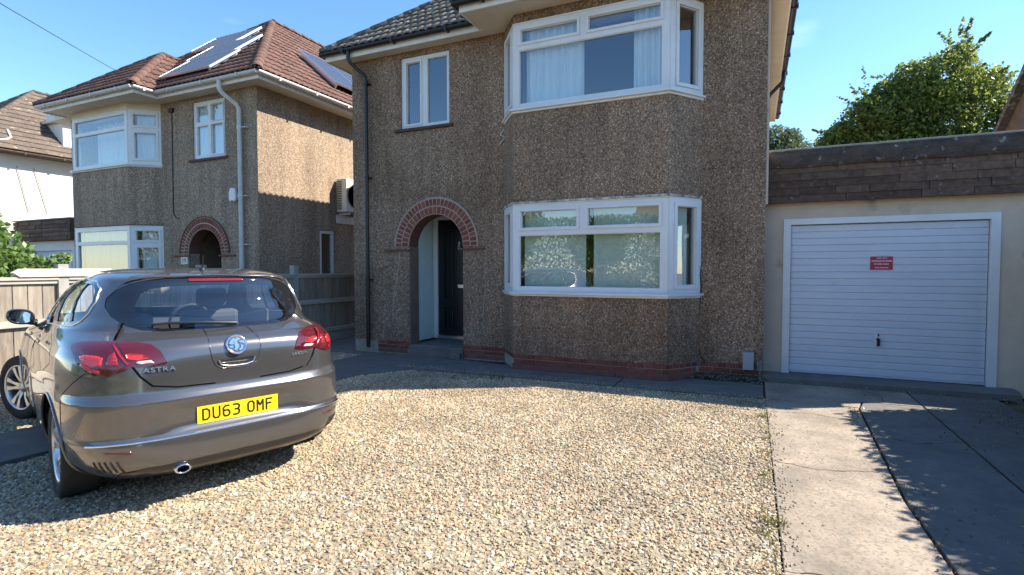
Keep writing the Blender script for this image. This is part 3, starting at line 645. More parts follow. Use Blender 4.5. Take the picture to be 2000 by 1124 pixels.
# render worn off in patches at the left foot of the wall
# porch: arch rings, reveals, ledges, inner walls, step
AR = MB(); slab(AR, [(-4.905+.81*math.cos(PI*i/30), 1.87+.81*math.sin(PI*i/30)) for i in range(31)] + [(-4.905-.54*math.cos(PI*i/30), 1.87+.54*math.sin(PI*i/30)) for i in range(31)], [], lambda a, b, t: Vector((a, YF-.012+t, b)), .0115)
arch = AR.build('porch_arch', rgh('pink_mortar', (.46,.36,.29), (.38,.30,.24), 20, .9, .3), HOUSE)
arch_bricks(arch, -4.905, 1.87, YF-.018, .545, .672, 23, M['brick'], .03); arch_bricks(arch, -4.905, 1.87, YF-.018, .680, .80, 31, M['brick'], .03)
mb = MB()
for i in range(30):   # rendered roll round the outside of the arch
    pass
mb.tube([(-4.905+.82*math.cos(PI*i/30), YF-.012, 1.87+.82*math.sin(PI*i/30)) for i in range(31)], .012, 6); mb.build('arch_roll', M['mortar'], arch)
mb = MB()
k = 24
for i in range(k):    # brick soffit
    a0, a1 = PI*i/k, PI*(i+1)/k
    mb.add([(-4.905+.533*math.cos(a), y, 1.87+.533*math.sin(a)) for y in (YF+.012, YF+.275) for a in (a0, a1)], [(0, 2, 3, 1)])
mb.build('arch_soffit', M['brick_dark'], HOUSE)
mb = MB(); mb.box(-5.95, -5.36, YF-.035, YF+.0, 1.805, 1.832); mb.box(-4.45, -3.98, YF-.035, YF+.0, 1.805, 1.832)
mb.build('impost_tile', M['brick_dark'], HOUSE)
mb = MB(); mb.box(-5.437, -5.42, YF+.001, YF+.262, .19, 1.86); mb.build('jamb_lining', rgh('brown_render', (.2,.14,.11), (.15,.11,.09), 6, .9, .3), HOUSE)
mb = MB(); mb.box(-5.60, -5.53, YF+.262, 8.62, .19, 2.75); mb.box(-4.28, -4.2, YF+.262, 8.62, .19, 2.75); mb.box(-5.53, -4.28, YF+.262, 8.62, 2.68, 2.75); 
mb.build('porch_wall', M['mint'], HOUSE)
mb = MB(); mb.box(-5.53, -4.28, 8.6, 8.64, .19, 2.7); mb.build('porch_back_wall', M['mint'], HOUSE)
mb = MB(); mb.box(-5.44, -4.37, YF-.03, 8.62, .0, .185); mb.box(-5.42, -4.39, YF-.10, YF-.031, .0, .11)
mb.build('porch_step', M['conc_dark'], HOUSE, bevel=.012)
# front door in a white frame
DY = 8.53
mb = MB(); slab(mb, rectpoly(-5.50,-4.34,.20,2.50), [rectpoly(-5.40,-4.44,.25,2.40)], lambda a, b, t: Vector((a, DY+t, b)), .07); mb.build('door_frame', M['white'], HOUSE, bevel=.004)
mb = MB(); hol = [rectpoly(-5.26,-5.06,.95,2.2), rectpoly(-4.80,-4.60,.95,2.2), rectpoly(-5.26,-5.06,.38,.78), rectpoly(-4.80,-4.60,.38,.78)]
slab(mb, rectpoly(-5.39,-4.45,.262,2.392), hol, lambda a, b, t: Vector((a, DY+.015+t, b)), .03)
mb.box(-5.39, -4.45, DY+.045, DY+.06, .262, 2.392)
door = mb.build('front_door', M['door_black'], HOUSE)
mb = MB()
for h in hol:
    (a0, b0), _, (a1, b1), _ = h; mb.box(a0+.035, a1-.035, DY+.028, DY+.046, b0+.035, b1-.035)
mb.build('door_panel', M['door_black'], door, bevel=.008)
mb = MB(); mb.box(-4.97, -4.69, DY-.004, DY+.014, 1.14, 1.205); mb.build('letterbox', M['alu'], door, bevel=.006)
mb = MB(); mb.tube([(-4.93,DY-.005,1.93),(-4.955,DY-.02,1.90),(-4.93,DY-.03,1.85),(-4.905,DY-.02,1.90),(-4.93,DY-.005,1.93)], .007, 6); mb.box(-4.94,-4.92,DY-.01,DY+.014,1.91,1.985); mb.build('knocker', M['silver'], door)
mb = MB(); mb.box(-4.51,-4.48,DY-.01,DY+.014,1.02,1.25); mb.tube([(-4.495,DY-.01,1.15),(-4.495,DY-.045,1.15),(-4.60,DY-.045,1.15)], .009, 6); mb.build('door_handle', M['silver'], door)
mb = MB(); mb.box(-5.38,-4.46,DY-.04,DY+.01,.20,.255); mb.build('threshold', M['alu'], HOUSE)
# eaves
ZE = 5.3
mb = MB(); mb.box(-7.03, -3.87, 7.44, 7.462, 5.17, 5.33); mb.box(-7.03, -7.008, 7.463, 15.1, 5.17, 5.33); mb.box(.38, .402, 7.463, 15.1, 5.17, 5.33); mb.box(-.38,.402,7.44,7.462,5.17,5.33)
mb.box(-3.93, -3.908, 6.84, 7.439, 5.17, 5.33); mb.box(-3.93, -.36, 6.815, 6.839, 5.17, 5.33); mb.box(-.382, -.36, 6.84, 7.439, 5.17, 5.33)
mb.build('fascia', M['white_old'], HOUSE)
mb = MB(); mb.box(-7.008, .38, 7.463, YF-.001, 5.185, 5.2); mb.box(-7.008, -6.641, YF, 15.1, 5.185, 5.2); mb.box(.111, .38, YF, 15.1, 5.185, 5.2)
mb.box(-3.907, -.383, 6.84, 7.462, 5.186, 5.2)
mb.build('soffit', M['cream_soffit'], HOUSE)
gutter(HOUSE, [(-7.08,7.385,5.3),(-3.96,7.385,5.3)], M['black'], brackets=.8); gutter(HOUSE, [(.45,7.36,5.3),(.45,15.15,5.3)], M['black'])
gutter(HOUSE, [(-4.0,6.76,5.3),(-.3,6.76,5.3)], M['black']); gutter(HOUSE, [(-7.08,7.385,5.3),(-7.08,15.1,5.3)], M['black'])
gutter(HOUSE, [(-3.98,6.76,5.3),(-3.98,7.38,5.3)], M['black']); gutter(HOUSE, [(-.3,7.385,5.3),(.45,7.385,5.3)], M['black'])
mb = MB(); mb.tube([(-6.47,7.385,5.28),(-6.47,7.385,5.13),(-6.44,7.42,5.06),(-6.29,7.585,4.88),(-6.27,7.6,4.80),(-6.27,7.6,2.4)], .034, 10)
mb.tube([(-6.27,7.6,2.42),(-6.27,7.6,.1)], .036, 10)
for z in (4.74, 3.1, 1.3): mb.tube([(-6.27,7.6,z-.025),(-6.27,7.6,z+.025)], .044, 10); mb.box(-6.33,-6.21,7.6,7.68,z-.012,z+.012)
mb.build('downpipe', M['black'], HOUSE)
mb = MB(); mb.tube([(.45,11.6,5.26),(.45,11.6,5.13),(.42,11.6,5.06),(.22,11.6,4.86),(.18,11.6,4.78),(.18,11.6,.1)], .034, 10); mb.build('downpipe', M['black'], HOUSE)
# cream strip of rendered side wall seen past the corner
mb = MB(); mb.box(.1105, .138, YF+.012, 14.79, 2.33, 5.18); mb.build('side_render', M['cream'], HOUSE)
# cable down the wall
mb = MB(); mb.tube([(-.80,YF-.012,3.17),(-.775,YF-.01,2.9),(-.765,YF-.01,2.47),(-.73,YF-.012,2.2),(-.70,YF-.012,1.7),(-.665,YF-.012,1.25),(-.69,YF-.012,.85),(-.70,YF-.012,.45),(-.67,YF-.012,.33),(-.60,YF-.014,.22)], .008, 6); mb.build('cable', M['black'], HOUSE)
mb = MB(); mb.box(-.83,-.785,YF-.03,YF-.001,3.13,3.2); mb.build('cable_box', M['white_old'], HOUSE)
mb = MB(); mb.tube([(-3.62,YF-.01,3.68),(-3.68,YF-.02,3.6),(-3.60,YF-.02,3.55),(-3.7,YF-.012,3.45)], .008, 5); mb.build('old_bracket', M['white_old'], HOUSE)
# roof
t40 = math.tan(R(40)); c40 = math.cos(R(40)); s40 = math.sin(R(40))
xl, xr_, y0r, y1r = -7.08, .45, 7.385, 15.15; hw = (xr_-xl)/2; sl_ = hw/c40
roofplane(HOUSE, (xl, y0r, ZE+.02), (1,0,0), (0,c40,s40), [(0,0),(2*hw,0),(hw,sl_)], .30, .30, M['tile_grey'], 'roman')
roofplane(HOUSE, (xl, y1r, ZE+.02), (0,-1,0), (c40,0,s40), [(0,0),(y1r-y0r,0),(y1r-y0r-hw,sl_),(hw,sl_)], .30, .30, M['tile_grey'], 'roman', 'joined')
roofplane(HOUSE, (xr_, y0r, ZE+.02), (0,1,0), (-c40,0,s40), [(0,0),(y1r-y0r,0),(y1r-y0r-hw,sl_),(hw,sl_)], .30, .30, M['tile_grey'], 'roman', 'joined')
roofplane(HOUSE, (xr_, y1r, ZE+.02), (-1,0,0), (0,-c40,s40), [(0,0),(2*hw,0),(hw,sl_)], .30, .30, M['tile_grey'], 'roman', 'none')
ap = (xl+hw, y0r+hw, ZE+.02+hw*t40); rfm = HOUSE
for c in ((xl,y0r,ZE+.03),(xr_,y0r,ZE+.03)): ridge(HOUSE, c, ap, M['tile_grey'])
bx0, bx1, by0 = -4.0, -.3, 6.76; bh = (bx1-bx0)/2; bsl = bh/c40
roofplane(HOUSE, (bx0, by0, ZE+.02), (1,0,0), (0,c40,s40), [(0,0),(2*bh,0),(bh,bsl)], .30, .30, M['tile_grey'], 'roman')
LL = 2.6
roofplane(HOUSE, (bx0, by0+LL, ZE+.02), (0,-1,0), (c40,0,s40), [(LL-.6,0),(LL,0),(LL-bh,bsl),(0,bsl)], .30, .30, M['tile_grey'], 'roman')
roofplane(HOUSE, (bx1, by0, ZE+.02), (0,1,0), (-c40,0,s40), [(0,0),(.6,0),(LL,bsl),(bh,bsl)], .30, .30, M['tile_grey'], 'roman')
for c in ((bx0,by0,ZE+.03),(bx1,by0,ZE+.03)): ridge(HOUSE, c, (bx0+bh, by0+bh, ZE+bh*t40+.03), M['tile_grey'])
# curtains
curtain('curtain', 'white net curtain on the left of the upper bay window', (-3.1, 7.33), (1,0), .88, 3.85, 4.98, M['net'], .022, 7, 1)
curtain('curtain', 'white net curtain on the right of the upper bay window', (-1.52, 7.33), (1,0), .36, 3.85, 4.98, M['net'], .022, 4, 2)
mb = MB(); mb.box(-3.12, -2.18, 7.33, 7.345, 1.2, 2.36); reg(mb.build('blind', M['grey_blind']), 'pale blind filling the left of the lower bay window', 'blind')
mb = MB(); mb.box(-2.07, -1.16, 7.34, 7.355, 1.2, 2.36); reg(mb.build('blind', M['grey_blind']), 'pale blind filling the right of the lower bay window, past the dark gap', 'blind')
mb = MB(); mb.prism([(-1.0,7.38,1.25),(-.85,7.58,1.25),(-.86,7.6,1.25),(-1.02,7.4,1.25)], (0,0,1.1)); reg(mb.build('blind', M['grey_blind']), 'narrow blind behind the angled right pane of the lower bay window', 'blind')

# cracks filled with pale mortar, rain marks where the render has gone
def crack(pts, r=.006):
    P = []; rc_ = random.Random(len(pts)*7+int(pts[0][0]*10))
    for a, b in zip(pts[:-1], pts[1:]):
        for k in range(6): t = k/6; P.append((a[0]*(1-t)+b[0]*t+rc_.uniform(-.012,.012), YF-.001, a[1]*(1-t)+b[1]*t))
    P.append((pts[-1][0], YF-.001, pts[-1][1])); mb = MB(); mb.tube(P, r, 5); mb.build('filled_crack', M['mortar'], HOUSE)
crack([(-5.62,1.80),(-5.66,1.5),(-5.74,1.1),(-5.80,.75)], .009); crack([(-5.95,.62),(-6.0,.35),(-6.0,.24)]); crack([(-4.28,1.1),(-4.2,.8),(-4.22,.5),(-4.15,.3)], .005); crack([(-3.98,1.6),(-3.96,1.2),(-3.99,.9),(-4.02,.6)], .006)
# meter box at the foot of the wall
mb = MB(); mb.box(-.135,.0,YF-.09,YF-.002,.17,.40); mb.box(-.13,-.005,YF-.1,YF-.091,.175,.395); reg(mb.build('meter_box', M['grey_box'], bevel=.006), 'small grey meter box fixed low on the wall beside the garage', 'meter box')
mb = MB(); mb.box(.035,.10,YF-.055,YF-.002,.16,.30); mb.tube([(.07,YF-.03,.16),(.07,YF-.03,.0)], .014, 8); reg(mb.build('pipe_cap', M['rust']), 'small brown pipe outlet at the house corner next to the grey meter box', 'pipe')

# ---------------------------------------------------------------- garage
GY = 8.0
GAR = empty('garage', (1.5, GY, 0), 'flat roofed cream garage with a white ribbed door and brown tile hung parapet', 'garage')
mb = MB(); slab(mb, [(.112,.0),(.36,.0),(.36,2.15),(2.58,2.15),(2.58,0),(3.06,0),(3.06,2.36),(.112,2.36)], [], lambda a, b, t: Vector((a, GY+t, b)), .22)
mb.box(2.85, 3.06, GY+.221, 13, 0, 2.9); mb.box(.14, 2.849, 12.8, 13, 0, 2.9); mb.box(.14, .35, GY+.221, 12.79, 0, 2.9)
mb.build('wall', M['cream'], GAR)
mb = MB(); mb.box(.14, 3.06, GY+.01, 13, 2.9, 2.95); mb.build('roof', M['felt'], GAR)
mb = MB(); slab(mb, [(.335,.10),(.425,.10),(.425,2.07),(2.49,2.07),(2.49,.10),(2.58,.10),(2.58,2.15),(.335,2.15)], [], lambda a, b, t: Vector((a, GY-.022+t, b)), .12)
mb.build('door_frame', M['white'], GAR, bevel=.004)
n = 22; dz = (2.062-.135)/n; dr = MB(); dr.box(.43, 2.485, GY+.055, GY+.06, .13, 2.065); dr.box(.43,2.485,GY+.022,GY+.054,.118,.134); gd = dr.build('garage_door', M['door_white'], GAR)
mp = MB(); prof = [(.0,-.004),(.006,-.013),(.011,-.015),(dz-.010,-.016),(dz-.004,-.014),(dz,-.004)]
vs = [(x, y, z) for x in (.0, 2.05) for z, y in prof]; k = len(prof)
mp.add(vs, [(i, k+i, k+i+1, i+1) for i in range(k-1)]); pmh = mp.mesh('panel', M['door_white'])
for i in range(n): inst('panel', pmh, gd, (.4325, GY+.045, .135+i*dz))
mb = MB(); mb.tube([(1.42,GY+.03,.60),(1.42,GY-.0,.60)], .02, 10); mb.box(1.405,1.435,GY-.02,GY+.0,.52,.61); mb.tube([(1.42,GY-.02,.65),(1.42,GY+.02,.67)], .009, 6); mb.build('handle', M['black'], gd)
mb = MB(); mb.box(1.385,1.455,GY+.024,GY+.03,.53,.68); mb.build('keyhole_plate', M['white'], gd)
# warning sticker: red panel, white border and four rows of lettering too small to read
mb = MB(); mb.box(1.31,1.565,GY+.0245,GY+.027,1.475,1.668); sg = mb.build('sticker', plain('sticker_white', (.7,.62,.63), .5)); reg(sg, 'small red warning sticker with rows of white lettering on the garage door', 'sticker')
mb = MB(); mb.box(1.318,1.557,GY+.022,GY+.0243,1.479,1.645); mb.build('red_panel', M['red'], sg)
mb = MB(); rq = random.Random(3)
for z, a, b, h in ((1.657,1.33,1.545,.006),(1.624,1.385,1.49,.014),(1.589,1.332,1.543,.018),(1.551,1.36,1.515,.016),(1.505,1.37,1.505,.012)):
    x = a
    while x < b:
        ww = rq.uniform(.007,.012); mb.box(x, x+ww, GY+.0195, GY+.0218, z-h/2, z+h/2)
        x += ww+rq.choice((.002,.002,.002,.007))
mb.build('lettering', plain('sticker_letter', (.72,.5,.52), .5), sg)
# parapet: boarding, hung tiles, mossy felt edge, coping
mb = MB(); mb.box(.14, 3.12, GY-.10, GY+.05, 2.365, 2.93); pr = mb.build('parapet', M['hang'], GAR)
rows = 5; th = .094; rt = random.Random(8)
for r_ in range(rows):
    x = .142-rt.uniform(0,.2); z = 2.352+r_*th
    while x < 3.12:
        wd = rt.uniform(.35,.95); a = max(x, .142); b = min(x+wd, 3.12)
        if b-a > .03:
            y = GY-.118-rt.uniform(0,.008)-.0*r_; mb = MB()
            mb.add([(a+.003,y-.012,z),(b-.003,y-.012,z),(b-.003,y,z+th+.02),(a+.003,y,z+th+.02),(a+.003,y+.016,z),(b-.003,y+.016,z),(b-.003,y+.014,z+th+.02),(a+.003,y+.014,z+th+.02)], [(0,1,2,3),(5,4,7,6),(4,5,1,0),(0,3,7,4),(1,5,6,2),(3,2,6,7)])
            mb.build('tile', M['hang'], pr)
        x += wd
bm = bmesh.new()
def wavy(name, x0, x1, y, z0, z1, mat, parent, d=.02, nx=70, nz=6):
    mb = MB(); vs = []
    for j in range(nz+1):
        for i in range(nx+1):
            x = x0+(x1-x0)*i/nx; z = z0+(z1-z0)*j/nz; q = noise.noise(Vector((x*5, z*9, 3)))*d; vs.append((x, y+q-(.015 if j in (1,2,3,4) else 0), z+(noise.noise(Vector((x*3, 7, 1)))*.015 if j == 0 else 0)))
    mb.add(vs, [(j*(nx+1)+i, j*(nx+1)+i+1, (j+1)*(nx+1)+i+1, (j+1)*(nx+1)+i) for j in range(nz) for i in range(nx)]); return mb.build(name, mat, parent)
wavy('felt_edge', .142, 3.12, GY-.155, 2.80, 3.02, M['felt'], pr)
mb = MB(); mb.box(.142, 3.12, GY-.145, GY+.10, 3.015, 3.045); mb.build('coping', M['stone'], GAR, bevel=.006)
mb = MB(); mb.box(.142, 3.12, GY-.13, GY+.08, 2.93, 3.014); mb.build('coping_base', M['felt'], GAR)
mb = MB(); mb.prism([(.113,7.74,0),(.113,GY+.2,0),(.113,GY+.2,.115),(.113,7.80,.10),(.113,7.75,.07)], (2.62,0,0)); mb.build('door_step', M['conc_dark'], GAR)

# ---------------------------------------------------------------- neighbour's house on the left
NEIGH = empty('house', (-12.5, 7.88, 0), 'pebbledashed house with a red tiled hipped roof, left of the brown one', 'house')
NY = 7.88; NB = 7.47
mb = MB(); slab(mb, [(-15.9,.0),(-11.48,.0)] + [(-10.95-.53*math.cos(PI*i/22), 1.83+.53*math.sin(PI*i/22)) for i in range(23)] + [(-10.42,.0),(-9.28,.0),(-9.28,5.24),(-15.9,5.24)],
     [rectpoly(-11.25,-10.23,3.87,5.12), rectpoly(-15.4,-12.35,1.2,2.42), rectpoly(-15.4,-12.35,3.83,5.0)], lambda a, b, t: Vector((a, NY+t, b)), .26)
mb.build('wall', M['dash_n'], NEIGH)
mb = MB(); slab(mb, rectpoly(NY+.262, 15.0, 0, 5.24), [rectpoly(9.56,10.07,1.2,2.41)], lambda a, b, t: Vector((-9.28-t, a, b)), .25)
mb.box(-15.9, -15.65, NY+.262, 15, 0, 5.24); mb.box(-15.64, -9.54, 14.75, 15, 0, 5.24); mb.build('side_wall', M['dash_n'], NEIGH)
mb = MB(); canted(mb, 0, 1.125, 0, NY-.001, -15.02, -12.88, .55, NB); canted(mb, 2.50, 3.80, 0, NY-.001, -15.02, -12.88, .55, NB)
mb.build('bay_wall', M['dash_n'], NEIGH)
mb = MB(); canted(mb, 5.075, 5.235, .0, NY-.001, -15.02, -12.88, .55, NB); mb.build('bay_head', M['cream_soffit'], NEIGH)
bay_window(1.16, 2.46, 2.10, 'bay_window', -15.02, -12.88, .55, NB, True, NY); bay_window(3.86, 5.07, 4.68, 'bay_window', -15.02, -12.88, .55, NB, True, NY)
window(NEIGH, 'window', (-11.25, NY+.03), (1, 0), 1.02, 3.88, 5.118, [(.09,.46,3.97,4.60,.0),(.56,.93,3.97,4.60,.03),(.09,.46,4.68,5.03,0),(.56,.93,4.68,5.03,.02)])
mb = MB(); mb.box(-11.35,-10.15,NY-.05,NY+.03,3.83,3.879); mb.build('window_sill', M['brick_dark'], NEIGH)
F_ = fr2((-9.28, 9.57, 0), (0, 1)); mb = MB()
slab(mb, rectpoly(9.575,10.055,1.21,2.40), [rectpoly(9.645,9.985,1.28,2.33)], lambda a, b, t: Vector((-9.31-t, a, b)), .07); wf = mb.build('window', M['white'], NEIGH)
mb = MB(); mb.box(-9.35,-9.345,9.64,9.99,1.27,2.34); mb.build('pane', M['glass'], wf)
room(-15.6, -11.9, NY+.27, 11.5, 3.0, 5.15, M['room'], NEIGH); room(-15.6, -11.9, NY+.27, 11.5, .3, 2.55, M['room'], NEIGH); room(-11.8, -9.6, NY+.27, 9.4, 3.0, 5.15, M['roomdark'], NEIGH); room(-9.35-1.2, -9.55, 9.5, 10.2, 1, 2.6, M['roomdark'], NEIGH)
AR = MB(); slab(AR, [(-10.95+.79*math.cos(PI*i/30), 1.83+.79*math.sin(PI*i/30)) for i in range(31)] + [(-10.95-.535*math.cos(PI*i/30), 1.83+.535*math.sin(PI*i/30)) for i in range(31)], [], lambda a, b, t: Vector((a, NY-.012+t, b)), .0115)
nar = AR.build('porch_arch', rgh('cream_mortar', (.55,.47,.38), (.46,.38,.30), 20, .9, .3), NEIGH)
arch_bricks(nar, -10.95, 1.83, NY-.018, .54, .655, 25, M['brick'], .03); arch_bricks(nar, -10.95, 1.83, NY-.018, .667, .78, 31, M['brick'], .03)
mb = MB(); mb.tube([(-10.95+.80*math.cos(PI*i/30), NY-.012, 1.83+.80*math.sin(PI*i/30)) for i in range(31)], .016, 6); mb.build('arch_roll', M['brick_dark'], nar)
mb = MB()
for i in range(24):
    a0, a1 = PI*i/24, PI*(i+1)/24; mb.add([(-10.95+.528*math.cos(a), y, 1.83+.528*math.sin(a)) for y in (NY+.012, NY+.275) for a in (a0, a1)], [(0,2,3,1)])
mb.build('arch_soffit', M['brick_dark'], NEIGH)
mb = MB(); mb.box(-11.95,-11.42,NY-.035,NY,1.765,1.795); mb.box(-10.48,-9.98,NY-.035,NY,1.765,1.795); mb.build('impost_tile', M['brick_dark'], NEIGH)
mb = MB(); mb.box(-11.65,-11.58,NY+.262,9.1,0,2.8); mb.box(-10.3,-10.2,NY+.262,9.1,0,2.8); mb.build('porch_wall', rgh('dark_porch_brick',(.2,.12,.08),(.14,.09,.06),8,.9,.3), NEIGH)
mb = MB(); mb.box(-11.58,-10.31,8.9,8.95,0,2.8); mb.build('front_door', plain('pale_grey_door', (.42,.45,.50), .5), NEIGH)
# house number tile
mb = MB(); mb.box(-11.72,-11.50,NY-.02,NY-.001,1.60,1.76); nb = mb.build('number_tile', M['white_old'], NEIGH)
def text(s, size, F, mat, parent, name='lettering', depth=.004, sx=1.0, align='CENTER', space=1.0, bold=0.0):
    cu = bpy.data.curves.new(name, 'FONT'); cu.body = s; cu.size = size; cu.align_x = align; cu.align_y = 'CENTER'; cu.extrude = depth/2; cu.space_character = space; cu.resolution_u = 3; cu.offset = bold
    to = bpy.data.objects.new('t', cu); COL.objects.link(to); dg = bpy.context.evaluated_depsgraph_get(); dg.update()
    me = bpy.data.meshes.new_from_object(to.evaluated_get(dg)); bpy.data.objects.remove(to); bpy.data.curves.remove(cu)
    me.transform(F @ Matrix.Diagonal((sx, 1, 1, 1))); me.materials.clear(); me.materials.append(mat); me.name = name
    return inst(name, me, parent)
FT = lambda x, y, z: Matrix.Translation((x, y, z)) @ Matrix.Rotation(R(90), 4, 'X')
text('19', .13, FT(-11.61, NY-.023, 1.68), M['black'], nb)
# eaves
mb = MB(); mb.box(-16.3,-15.46,7.545,7.567,5.20,5.37); mb.box(-11.93,-8.84,7.545,7.567,5.20,5.37); mb.box(-8.862,-8.84,7.568,15.3,5.20,5.37); mb.box(-15.48,-11.93,7.06,7.08,5.20,5.37); mb.box(-11.952,-11.93,7.081,7.544,5.20,5.37); mb.box(-15.48,-15.46,7.081,7.544,5.2,5.37)
mb.build('fascia', M['white_old'], NEIGH)
mb = MB(); mb.box(-16.3,-8.863,7.568,NY-.001,5.225,5.24); mb.box(-9.279,-8.863,NY,15.3,5.225,5.24); mb.box(-16.3,-15.9,NY,15.3,5.225,5.24); mb.box(-15.459,-11.953,7.081,7.567,5.226,5.24)
mb.build('soffit', M['cream_soffit'], NEIGH)
gw = rgh('grey_gutter', (.60,.59,.57), (.50,.49,.47), 4, .5, 0)
gutter(NEIGH, [(-11.9,7.48,5.33),(-8.78,7.48,5.33)], gw, .062); gutter(NEIGH, [(-8.78,7.48,5.33),(-8.78,15.4,5.33)], gw, .062); gutter(NEIGH, [(-15.54,7.0,5.33),(-11.87,7.0,5.33)], gw, .062); gutter(NEIGH, [(-11.87,7.0,5.33),(-11.87,7.42,5.33)], gw, .062); gutter(NEIGH, [(-15.54,7.0,5.33),(-15.54,7.42,5.33)], gw, .062)
mb = MB(); mb.tube([(-9.86,7.48,5.29),(-9.86,7.48,5.12),(-9.84,7.52,5.05),(-9.72,7.76,4.86),(-9.70,7.80,4.78),(-9.70,7.80,.3)], .045, 10)
for z in (4.4, 3.0, 2.0): mb.tube([(-9.70,7.80,z-.03),(-9.70,7.80,z+.03)], .054, 10); mb.box(-9.60,-9.52,7.79,7.88,z-.01,z+.01)
mb.build('downpipe', gw, NEIGH)
mb = MB(); mb.tube([(-11.93,NY-.012,5.1),(-11.94,NY-.012,4.0),(-11.95,NY-.012,3.0),(-11.94,NY-.012,2.72),(-11.85,NY-.012,2.64),(-11.75,NY-.012,2.62)], .011, 6); mb.box(-12.0,-11.86,NY-.05,NY-.001,4.99,5.08); mb.build('cable', M['black'], NEIGH)
# roof
nxl, nxr, ny0 = -16.4, -8.76, 7.45; nh = (nxr-nxl)/2; nsl = nh/c40; ZN = 5.35
nxl = -15.96; nh = (nxr-nxl)/2; nsl = nh/c40
roofplane(NEIGH, (nxl, ny0, ZN), (1,0,0), (0,c40,s40), [(0,0),(2*nh,0),(nh,nsl)], .29, .29, M['tile_red'], 'roman')
roofplane(NEIGH, (nxr, ny0, ZN), (0,1,0), (-c40,0,s40), [(0,0),(8,0),(8,nsl),(nh,nsl)], .29, .29, M['tile_red'], 'roman')
roofplane(NEIGH, (nxl, ny0+8, ZN), (0,-1,0), (c40,0,s40), [(0,0),(8,0),(8-nh,nsl),(0,nsl)], .29, .29, M['tile_red'], 'pan', 'none')
nap = (nxl+nh, ny0+nh, ZN+nh*t40)
ridge(NEIGH, (nxr,ny0,ZN+.02), nap, M['tile_red'], .10); ridge(NEIGH, (nxl,ny0,ZN+.02), nap, M['tile_red'], .10); ridge(NEIGH, nap, (nap[0], 15.4, nap[2]), M['tile_red'], .12)
qx0, qx1, qy = -15.56, -11.86, 6.98; qh = (qx1-qx0)/2; qs = qh/c40; QL = 2.55
roofplane(NEIGH, (qx0, qy, ZN), (1,0,0), (0,c40,s40), [(0,0),(2*qh,0),(qh,qs)], .29, .29, M['tile_red'], 'roman')
roofplane(NEIGH, (qx1, qy, ZN), (0,1,0), (-c40,0,s40), [(0,0),(.48,0),(QL,qs),(qh,qs)], .29, .29, M['tile_red'], 'roman')
roofplane(NEIGH, (qx0, qy+QL, ZN), (0,-1,0), (c40,0,s40), [(QL-.48,0),(QL,0),(QL-qh,qs),(0,qs)], .29, .29, M['tile_red'], 'roman')
qa = (qx0+qh, qy+qh, ZN+qh*t40)
ridge(NEIGH, (qx0,qy,ZN+.02), qa, M['tile_red'], .10); ridge(NEIGH, (qx1,qy,ZN+.02), qa, M['tile_red'], .10); ridge(NEIGH, qa, (qa[0], qy+QL, qa[2]), M['tile_red'], .10)
# curtains and blinds next door
curtain('curtain', 'pale green curtain behind the ground floor bay of the red roofed house', (-14.9, 7.62), (1,0), 1.95, 1.2, 2.4, M['blind'], .03, 11, 5)
curtain('curtain', 'grey net curtain in the upper angled pane of the red roofed house', (-12.82, 7.66), (.55,.41), .55, 3.9, 5.0, M['net'], .012, 5, 6)
curtain('curtain', 'net curtain in the lower angled pane beside the arch of the red roofed house', (-12.80, 7.68), (.55,.41), .5, 1.2, 2.4, M['net'], .012, 4, 7)
curtain('curtain', 'grey net curtain in the small four pane window above the arch', (-11.2, 8.0), (1,0), .92, 3.9, 5.05, M['net'], .012, 8, 8)
curtain('curtain', 'sheer curtain across the big upper bay pane of the red roofed house', (-14.8, 7.9), (1,0), 1.2, 3.9, 5.0, M['net'], .03, 5, 9)
# solar panels on the front slope (staggered) and the right slope
def panel(label, O, ex, es, wd, ht, cells, lift=.09, grp=None):
    O = Vector(O); ex = Vector(ex).normalized(); es = Vector(es).normalized(); nn = ex.cross(es)
    if nn.z < 0: nn = -nn
    F = Matrix(((ex.x, es.x, nn.x), (ex.y, es.y, nn.y), (ex.z, es.z, nn.z))).to_4x4(); F.translation = O+nn*lift
    e_ = empty('solar_panel', O, label, 'solar panel', grp)
    mb = MB(); mb.box(0.02,wd-.02,0.02,ht-.02,.0,.03,F); mb.build('glass_face', M['solar'], e_)
    mb = MB()
    for a, b, c, d in ((0,wd,0,.02),(0,wd,ht-.02,ht),(0,.02,.021,ht-.021),(wd-.02,wd,.021,ht-.021)): mb.box(a,b,c,d,-.01,.036,F)
    mb.build('frame', M['alu'], e_)
    mb = MB(); nx, ny = cells
    for i in range(1, nx): mb.box(.02+(wd-.04)*i/nx-.004, .02+(wd-.04)*i/nx+.004, .021, ht-.021, .0302, .032, F)
    for j in range(1, ny): mb.box(.021, wd-.021, .02+(ht-.04)*j/ny-.004, .02+(ht-.04)*j/ny+.004, .0302, .0315, F)
    mb.build('cell_grid', plain('cell_line', (.16,.18,.22), .5), e_)
    mb = MB(); mb.box(.1,.14,.05,ht-.05,-lift+.04,-.011,F); mb.box(wd-.14,wd-.1,.05,ht-.05,-lift+.04,-.011,F); mb.build('mounting_rail', M['alu'], e_)
fe = lambda x, y: (x, y, ZN+(y-ny0)*t40)
for lb, x0, x1, y0_, y1_ in (('lowest of the three solar panels on the front roof slope', -12.15, -10.47, 7.80, 8.56), ('middle of the three stepped solar panels on the front roof slope', -12.38, -10.70, 8.60, 9.36), ('topmost of the three stepped solar panels on the front roof slope', -13.35, -11.65, 9.40, 10.16)):
    panel(lb, fe(x0, y0_), (1,0,0), (0,c40,s40), x1-x0, (y1_-y0_)/c40, (10, 6), .10, 'solar panels on the front slope')
